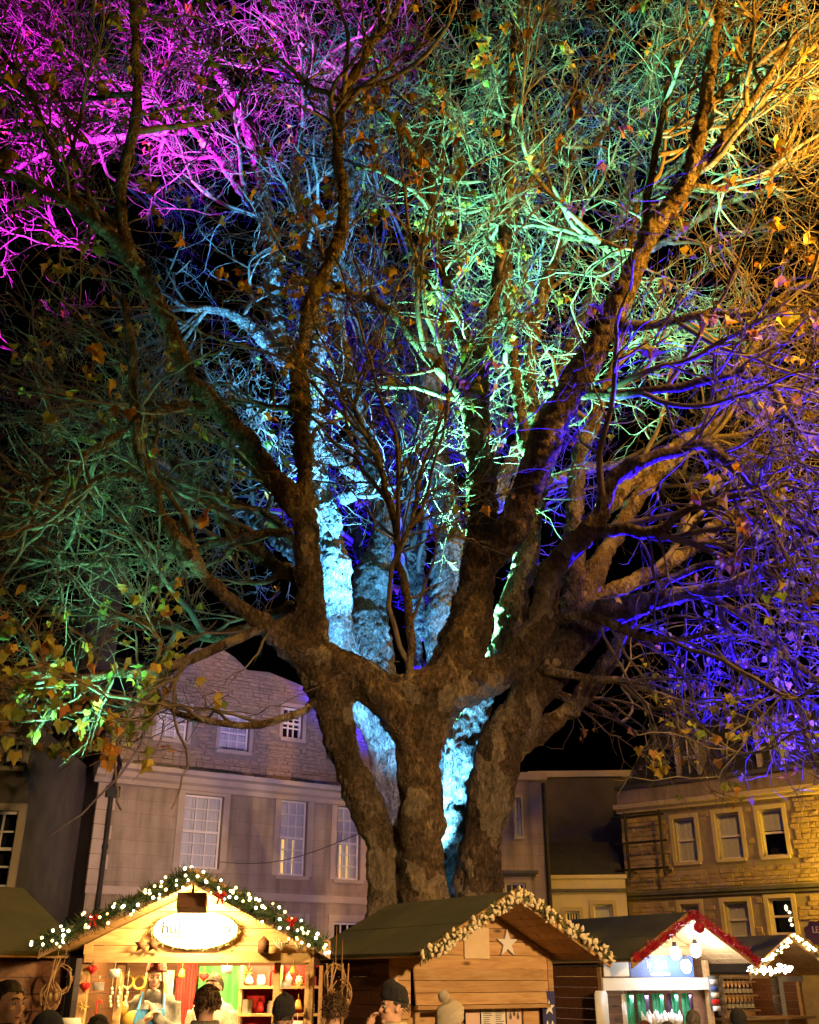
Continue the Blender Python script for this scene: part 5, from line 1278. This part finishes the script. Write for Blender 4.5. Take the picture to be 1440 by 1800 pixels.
def person(label, px, py, Y, face, top='hair_brown', hat=None, hat_shape=None, coat='coat_black', long_hair=False, h=None, arm=None, hand_voxel=.013, collar=None, feet=0.0, apron=None, curly=False, hood=False, nod=0.0):
    """px,py = crown of the head in the photo; face = heading in degrees (0 looks at us, 90 looks right)"""
    q, _ = P(px, py, Y); crown = q.z - feet
    extra = .035 if hat else .02
    ht = h or (crown-extra)
    k = ht/1.75
    root = tag(empty('person', (q.x, Y, feet), R(face)), label, 'person')
    # body in its own space: faces -y, left hand at +x
    hz = ht-.125*k
    shz = 1.43*k; hip = .92*k
    S_ = lambda x, y, z: (x*k, y*k, z*k)
    def arm_pts(sx):
        if arm and sx in arm: return [S_(*p) for p in arm[sx]]
        return [S_(sx*.19, .01, 1.41), S_(sx*.235, .03, 1.13), S_(sx*.22, -.10, .90), S_(sx*.21, -.15, .82)]
    def arm_r(g_=0): return [.056*k+g_, .043*k+g_, .030*k+g_, .028*k+g_]
    b = MB()
    b.tube([S_(0, 0, .90), S_(0, -.005, 1.05), S_(0, -.005, 1.2), S_(0, .0, 1.34), S_(0, .005, 1.44)], [.15*k, .13*k, .145*k, .15*k, .08*k], 16)
    b.tube([S_(-.17, .01, 1.40), S_(0, .01, 1.44), S_(.17, .01, 1.40)], [.06*k, .07*k, .06*k], 12)
    b.tube([S_(0, .01, 1.42), S_(0, -.0, 1.52), (0, -.01*k, hz-.03)], [.062*k, .055*k, .055*k], 12)
    hc = (0, -.015*k, hz)
    b.ball((hc[0], hc[1]+.012, hc[2]+.02*k), (.074*k, .094*k, .098*k), 20, 14)       # skull
    b.ball((hc[0], hc[1]-.028*k, hc[2]-.045*k), (.056*k, .066*k, .072*k), 16, 12)        # jaw
    b.tube([(0, hc[1]-.082*k, hc[2]+.018*k), (0, hc[1]-.104*k, hc[2]-.022*k), (0, hc[1]-.086*k, hc[2]-.034*k)], [.010*k, .015*k, .012*k], 8)   # nose
    b.ball((0, hc[1]-.072*k, hc[2]+.030*k), (.052*k, .022*k, .014*k), 12, 8)               # brow
    b.ball((0, hc[1]-.083*k, hc[2]-.062*k), (.024*k, .012*k, .012*k), 10, 8)               # mouth
    b.ball((0, hc[1]-.075*k, hc[2]-.098*k), (.026*k, .022*k, .020*k), 10, 8)               # chin
    for sx in (-1, 1):
        b.ball((sx*.078*k, hc[1]+.016*k, hc[2]-.008*k), (.010*k, .022*k, .032*k), 8, 8)    # ears
        b.ball((sx*.045*k, hc[1]-.062*k, hc[2]-.02*k), (.022*k, .022*k, .02*k), 8, 8)      # cheeks
        ap = arm_pts(sx); b.tube(ap, arm_r(), 10)
        e_, w_ = Vector(ap[-2]), Vector(ap[-1]); d = (w_-e_).normalized()
        side = d.cross(Vector((0, 0, 1))); side = side.normalized() if side.length > .2 else Vector((1, 0, 0))
        nrm = side.cross(d)
        b.tube([w_, w_+d*.045*k, w_+d*.085*k], [.028*k, .036*k, .034*k], 10)
        for i, ln in enumerate((.065, .075, .07, .055)):
            o0 = w_+d*.085*k+side*(.026-.0175*i)*k
            b.tube([o0, o0+d*ln*.5*k-nrm*.006*k, o0+d*ln*.8*k-nrm*.025*k, o0+d*ln*.85*k-nrm*.045*k], [.0095*k, .009*k, .0085*k, .007*k], 7)
        o0 = w_+d*.03*k+side*.03*k
        b.tube([o0, o0+d*.03*k+side*.025*k-nrm*.01*k, o0+d*.06*k+side*.022*k-nrm*.025*k], [.012*k, .0105*k, .008*k], 7)
        b.tube([S_(sx*.085, 0, .93), S_(sx*.095, -.01, .50), S_(sx*.10, .02, .09), S_(sx*.10, .0, .05)], [.09*k, .058*k, .04*k, .04*k], 12)
        b.tube([S_(sx*.10, .05, .05), S_(sx*.105, -.06, .04), S_(sx*.11, -.15, .03)], [.04*k, .042*k, .028*k], 10)
    me = remeshed(b, hand_voxel, (), 2); body = link('body', me, M['skin'], root)
    for sx in (-1, 1):
        MB().ball((sx*.031*k, hc[1]-.076*k, hc[2]+.008*k), (.013*k, .011*k, .009*k), 10, 8).build('eye', M['eye_white'], root, True)
        MB().ball((sx*.031*k, hc[1]-.0845*k, hc[2]+.008*k), (.0055*k, .004*k, .006*k), 8, 6).build('pupil', M['pupil'], root, True)
        MB().tube([(sx*.015*k, hc[1]-.098*k, hc[2]+.030*k), (sx*.035*k, hc[1]-.092*k, hc[2]+.036*k), (sx*.052*k, hc[1]-.075*k, hc[2]+.030*k)], [.004*k, .005*k, .003*k], 6).build('eyebrow', M[top], root, True)
    MB().ball((0, hc[1]-.094*k, hc[2]-.062*k), (.022*k, .004*k, .006*k), 10, 6).build('lips', M['lip'], root, True)
    # clothing
    c = MB(); g_ = .022*k
    c.tube([S_(0, 0, .70), S_(0, 0, .92), S_(0, -.005, 1.06), S_(0, -.005, 1.2), S_(0, .0, 1.34), S_(0, .008, 1.45)], [.19*k, .18*k, .165*k, .172*k, .172*k, .095*k], 18)
    c.tube([S_(-.18, .01, 1.395), S_(0, .012, 1.445), S_(.18, .01, 1.395)], [.08*k, .088*k, .08*k], 12)
    for sx in (-1, 1): c.tube(arm_pts(sx), arm_r(.022*k), 12)
    cm = remeshed(c, .018, [(.12, .02, 2)], 1); link('coat', cm, M[coat], root)
    t = MB()
    for sx in (-1, 1): t.tube([S_(sx*.085, 0, .95), S_(sx*.095, -.01, .50), S_(sx*.10, .02, .08)], [.108*k, .078*k, .065*k], 12)
    link('trousers', remeshed(t, .02, [(.12, .015, 1)], 1), M['denim'], root)
    for sx in (-1, 1): MB().tube([S_(sx*.10, .07, .045), S_(sx*.105, -.05, .05), S_(sx*.11, -.17, .032)], [.046*k, .05*k, .033*k], 10).build('shoe', M['shoe'], root, True)
    cl = MB().lathe([(.088*k, 1.42*k), (.082*k, 1.50*k), (.092*k, 1.53*k), (.105*k, 1.50*k), (.12*k, 1.42*k)], 18); cl.build('collar', M[collar or coat], root, True)
    if apron:
        a = MB().prism_xz([(-.17*k, .75*k), (.17*k, .75*k), (.16*k, 1.12*k), (.13*k, 1.36*k), (-.13*k, 1.36*k), (-.16*k, 1.12*k)], -.21*k, -.195*k)
        a.tube([S_(-.12, -.2, 1.35), S_(-.1, -.06, 1.5), S_(0, .1, 1.5), S_(.1, -.06, 1.5), S_(.12, -.2, 1.35)], .012, 6)
        a.build('apron', M[apron], root)
    # hair cap made of a shell and strands
    hx, hy, hz2 = .083*k, .106*k, .108*k; cen = Vector((0, hc[1]+.016*k, hc[2]+.024*k))
    if not hood:
        hb = MB(); nu, nv = 22, 14; keep = {}
        def sp(i, j):
            ph = -math.pi/2+math.pi*j/nv; th = 2*math.pi*i/nu
            return Vector((math.cos(ph)*math.cos(th), math.cos(ph)*math.sin(th), math.sin(ph)))
        def haired(v): return v.z > (.42 if v.y < -.35 else (-.05 if v.y < .1 else -.42))
        for i in range(nu):
            for j in range(nv):
                if all(haired(sp(a, b_)) for a, b_ in ((i, j), (i+1, j), (i+1, j+1), (i, j+1))):
                    qd = []
                    for a, b_ in ((i, j), (i+1, j), (i+1, j+1), (i, j+1)):
                        v = sp(a, b_); w_ = 1+.05*math.sin(7*v.x+3*(a % nu))*(1 if curly else .4)
                        qd.append((cen.x+v.x*hx*w_, cen.y+v.y*hy*w_, cen.z+v.z*hz2*w_))
                    hb.add(qd, [(0, 1, 2, 3)])
        ns = 900 if not hat else 200
        for _ in range(ns):
            v = rng.normal(0, 1, 3); v /= np.linalg.norm(v); v = Vector(v)
            if not haired(v) or (hat and v.z > .1): continue
            p0 = cen+Vector((v.x*hx, v.y*hy, v.z*hz2)); flow = Vector((v.x*.3, .5+v.y*.3, -.55 if v.z < .6 else -.1)); flow.normalize()
            if curly: flow = (flow+Vector(rng.normal(0, .7, 3))).normalized(); lift = .014
            else: lift = .003
            ln = (.04 if curly else .03)*k
            hb.tube([p0-v*.004, p0+v*lift+flow*ln*.5, p0+v*(lift*.6)+flow*ln], [.0025, .003, .001], 4, False)
        if long_hair:
            for sx in (-1, 1):
                for n_ in range(14):
                    x0 = sx*(.055+.03*rng.random())*k; y0 = hc[1]+rng.uniform(-.04, .05)*k
                    hb.tube([(x0, y0, hz+.05*k), (x0+sx*.02*k, y0-.01, hz-.08*k), (x0+sx*.035*k+rng.normal(0, .01), y0-.03*k, hz-.2*k), (x0+sx*.03*k+rng.normal(0, .02), y0-.05*k, hz-.33*k)], [.012, .017, .016, .005], 6)
        hb.build('hair', M[top], root, True)
    if hat:
        prof = {'beanie': [(.098, -.015), (.104, .0), (.101, .035), (.097, .05), (.094, .085), (.075, .125), (.04, .148), (.004, .155)],
                'bobble': [(.108, -.03), (.116, -.005), (.112, .03), (.118, .06), (.114, .095), (.09, .135), (.05, .16), (.004, .165)]}[hat_shape or 'beanie']
        mb = MB(); n = 28
        V = []
        for j, (r_, z) in enumerate(prof):
            for i in range(n):
                a = 2*math.pi*i/n; rib = 1+.025*math.cos(a*14 if hat_shape != 'bobble' else a*7+z*60)
                V.append((cen.x+r_*k*.93*rib*math.cos(a), cen.y+r_*k*1.08*rib*math.sin(a), hc[2]+.058*k+z*k*.86-.02*k*math.sin(a)))
        F = [(j*n+i, j*n+(i+1) % n, (j+1)*n+(i+1) % n, (j+1)*n+i) for j in range(len(prof)-1) for i in range(n)]
        mb.add(V, F); hm = mb.build('hat', M[hat], root, True)
        if hat_shape == 'bobble':
            pb = MB()
            for _ in range(420):
                v = rng.normal(0, 1, 3); v /= np.linalg.norm(v); v = Vector(v); c_ = Vector((0, cen.y+.05*k, hc[2]+.235*k))
                s = v.cross(Vector(rng.normal(0, 1, 3))).normalized()*.005
                pb.add([c_+v*.01-s, c_+v*.01+s, c_+v*.052*rng.uniform(.85, 1.1)], [(0, 1, 2)])
            pb.ball((0, cen.y+.05*k, hc[2]+.235*k), .042, 12, 8)
            pb.build('pompom', M[hat], hm, True)
    if hood:
        hb = MB().ball((0, hc[1]+.02*k, hc[2]+.01*k), (.115*k, .125*k, .135*k), 18, 12); hb.f = [f for f in hb.f if not all(hb.v[i][1] < hc[1]-.06*k and hb.v[i][2] < hc[2]+.10*k for i in f)]
        hb.build('hood', M[coat], root, True)
    return root
person('man with short dark hair and black coat in profile at the bottom left corner', 20, 1718, 6.4, 62, 'hair_dark', coat='coat_black')
person('person in a dark hooded jacket, low beside the dark-haired man at left', 88, 1774, 7.0, 150, hood=True, coat='coat_navy')
person('short person with black hair in front of the bright stall, left of the stallholder', 176, 1779, 8.2, 175, 'hair_dark', coat='coat_black')
person('stallholder with red hat, long fair hair and blue apron in the bright stall', 277, 1688, 10.55, 8, 'hair_blond', hat='wool_red', coat='grey_wool', long_hair=True, apron='apron_blue', feet=.12, hand_voxel=.01,
       arm={1: [(.19, .01, 1.41), (.25, -.04, 1.16), (.10, -.24, 1.26), (.05, -.24, 1.33)], -1: [(-.19, .01, 1.41), (-.26, -.04, 1.15), (-.10, -.26, 1.2), (-.04, -.27, 1.26)]})
person('brown-haired stall helper half hidden behind the man in the olive coat', 378, 1708, 10.5, -10, 'hair_brown', coat='sherpa', feet=.12)
person('brown-haired man in an olive coat and scarf seen from behind at the bright stall', 366, 1726, 7.4, 215, 'hair_brown', coat='coat_olive', collar='grey_wool')
person('person in a plain black knitted hat seen from behind, right of the olive coat', 500, 1754, 8.2, 180, 'hair_dark', hat='wool_black', coat='coat_black')
person('person with tousled curly brown hair between the bright stall and the pine hut', 588, 1745, 8.4, 200, 'hair_brown', coat='coat_black', curly=True)
person('man in a dark beanie and sherpa collar with his hand at his mouth', 694, 1731, 8.2, -72, 'hair_dark', hat='wool_black', coat='coat_navy', collar='sherpa', hand_voxel=.007,
       arm={-1: [(-.19, .01, 1.41), (-.24, -.10, 1.17), (-.13, -.22, 1.36), (-.09, -.19, 1.47)]})
person('person in a cream bobble hat in front of the pine hut counter', 790, 1768, 8.0, 115, 'hair_blond', hat='wool_cream', hat_shape='bobble', coat='coat_black')
person('grey-haired person at the sweet stall counter, right side', 1217, 1772, 11.5, 170, 'hair_grey', coat='coat_navy')
person('person with reddish hair just showing at the sweet stall counter', 1132, 1791, 11.2, 185, 'hair_red', coat='coat_black')
person('short grey-haired person at the sweet stall between two other heads', 1172, 1792, 11.0, 190, 'hair_grey', coat='coat_olive')
person('person in a black hood in front of the bottle shelves', 1296, 1770, 12.6, 150, hood=True, coat='coat_black')
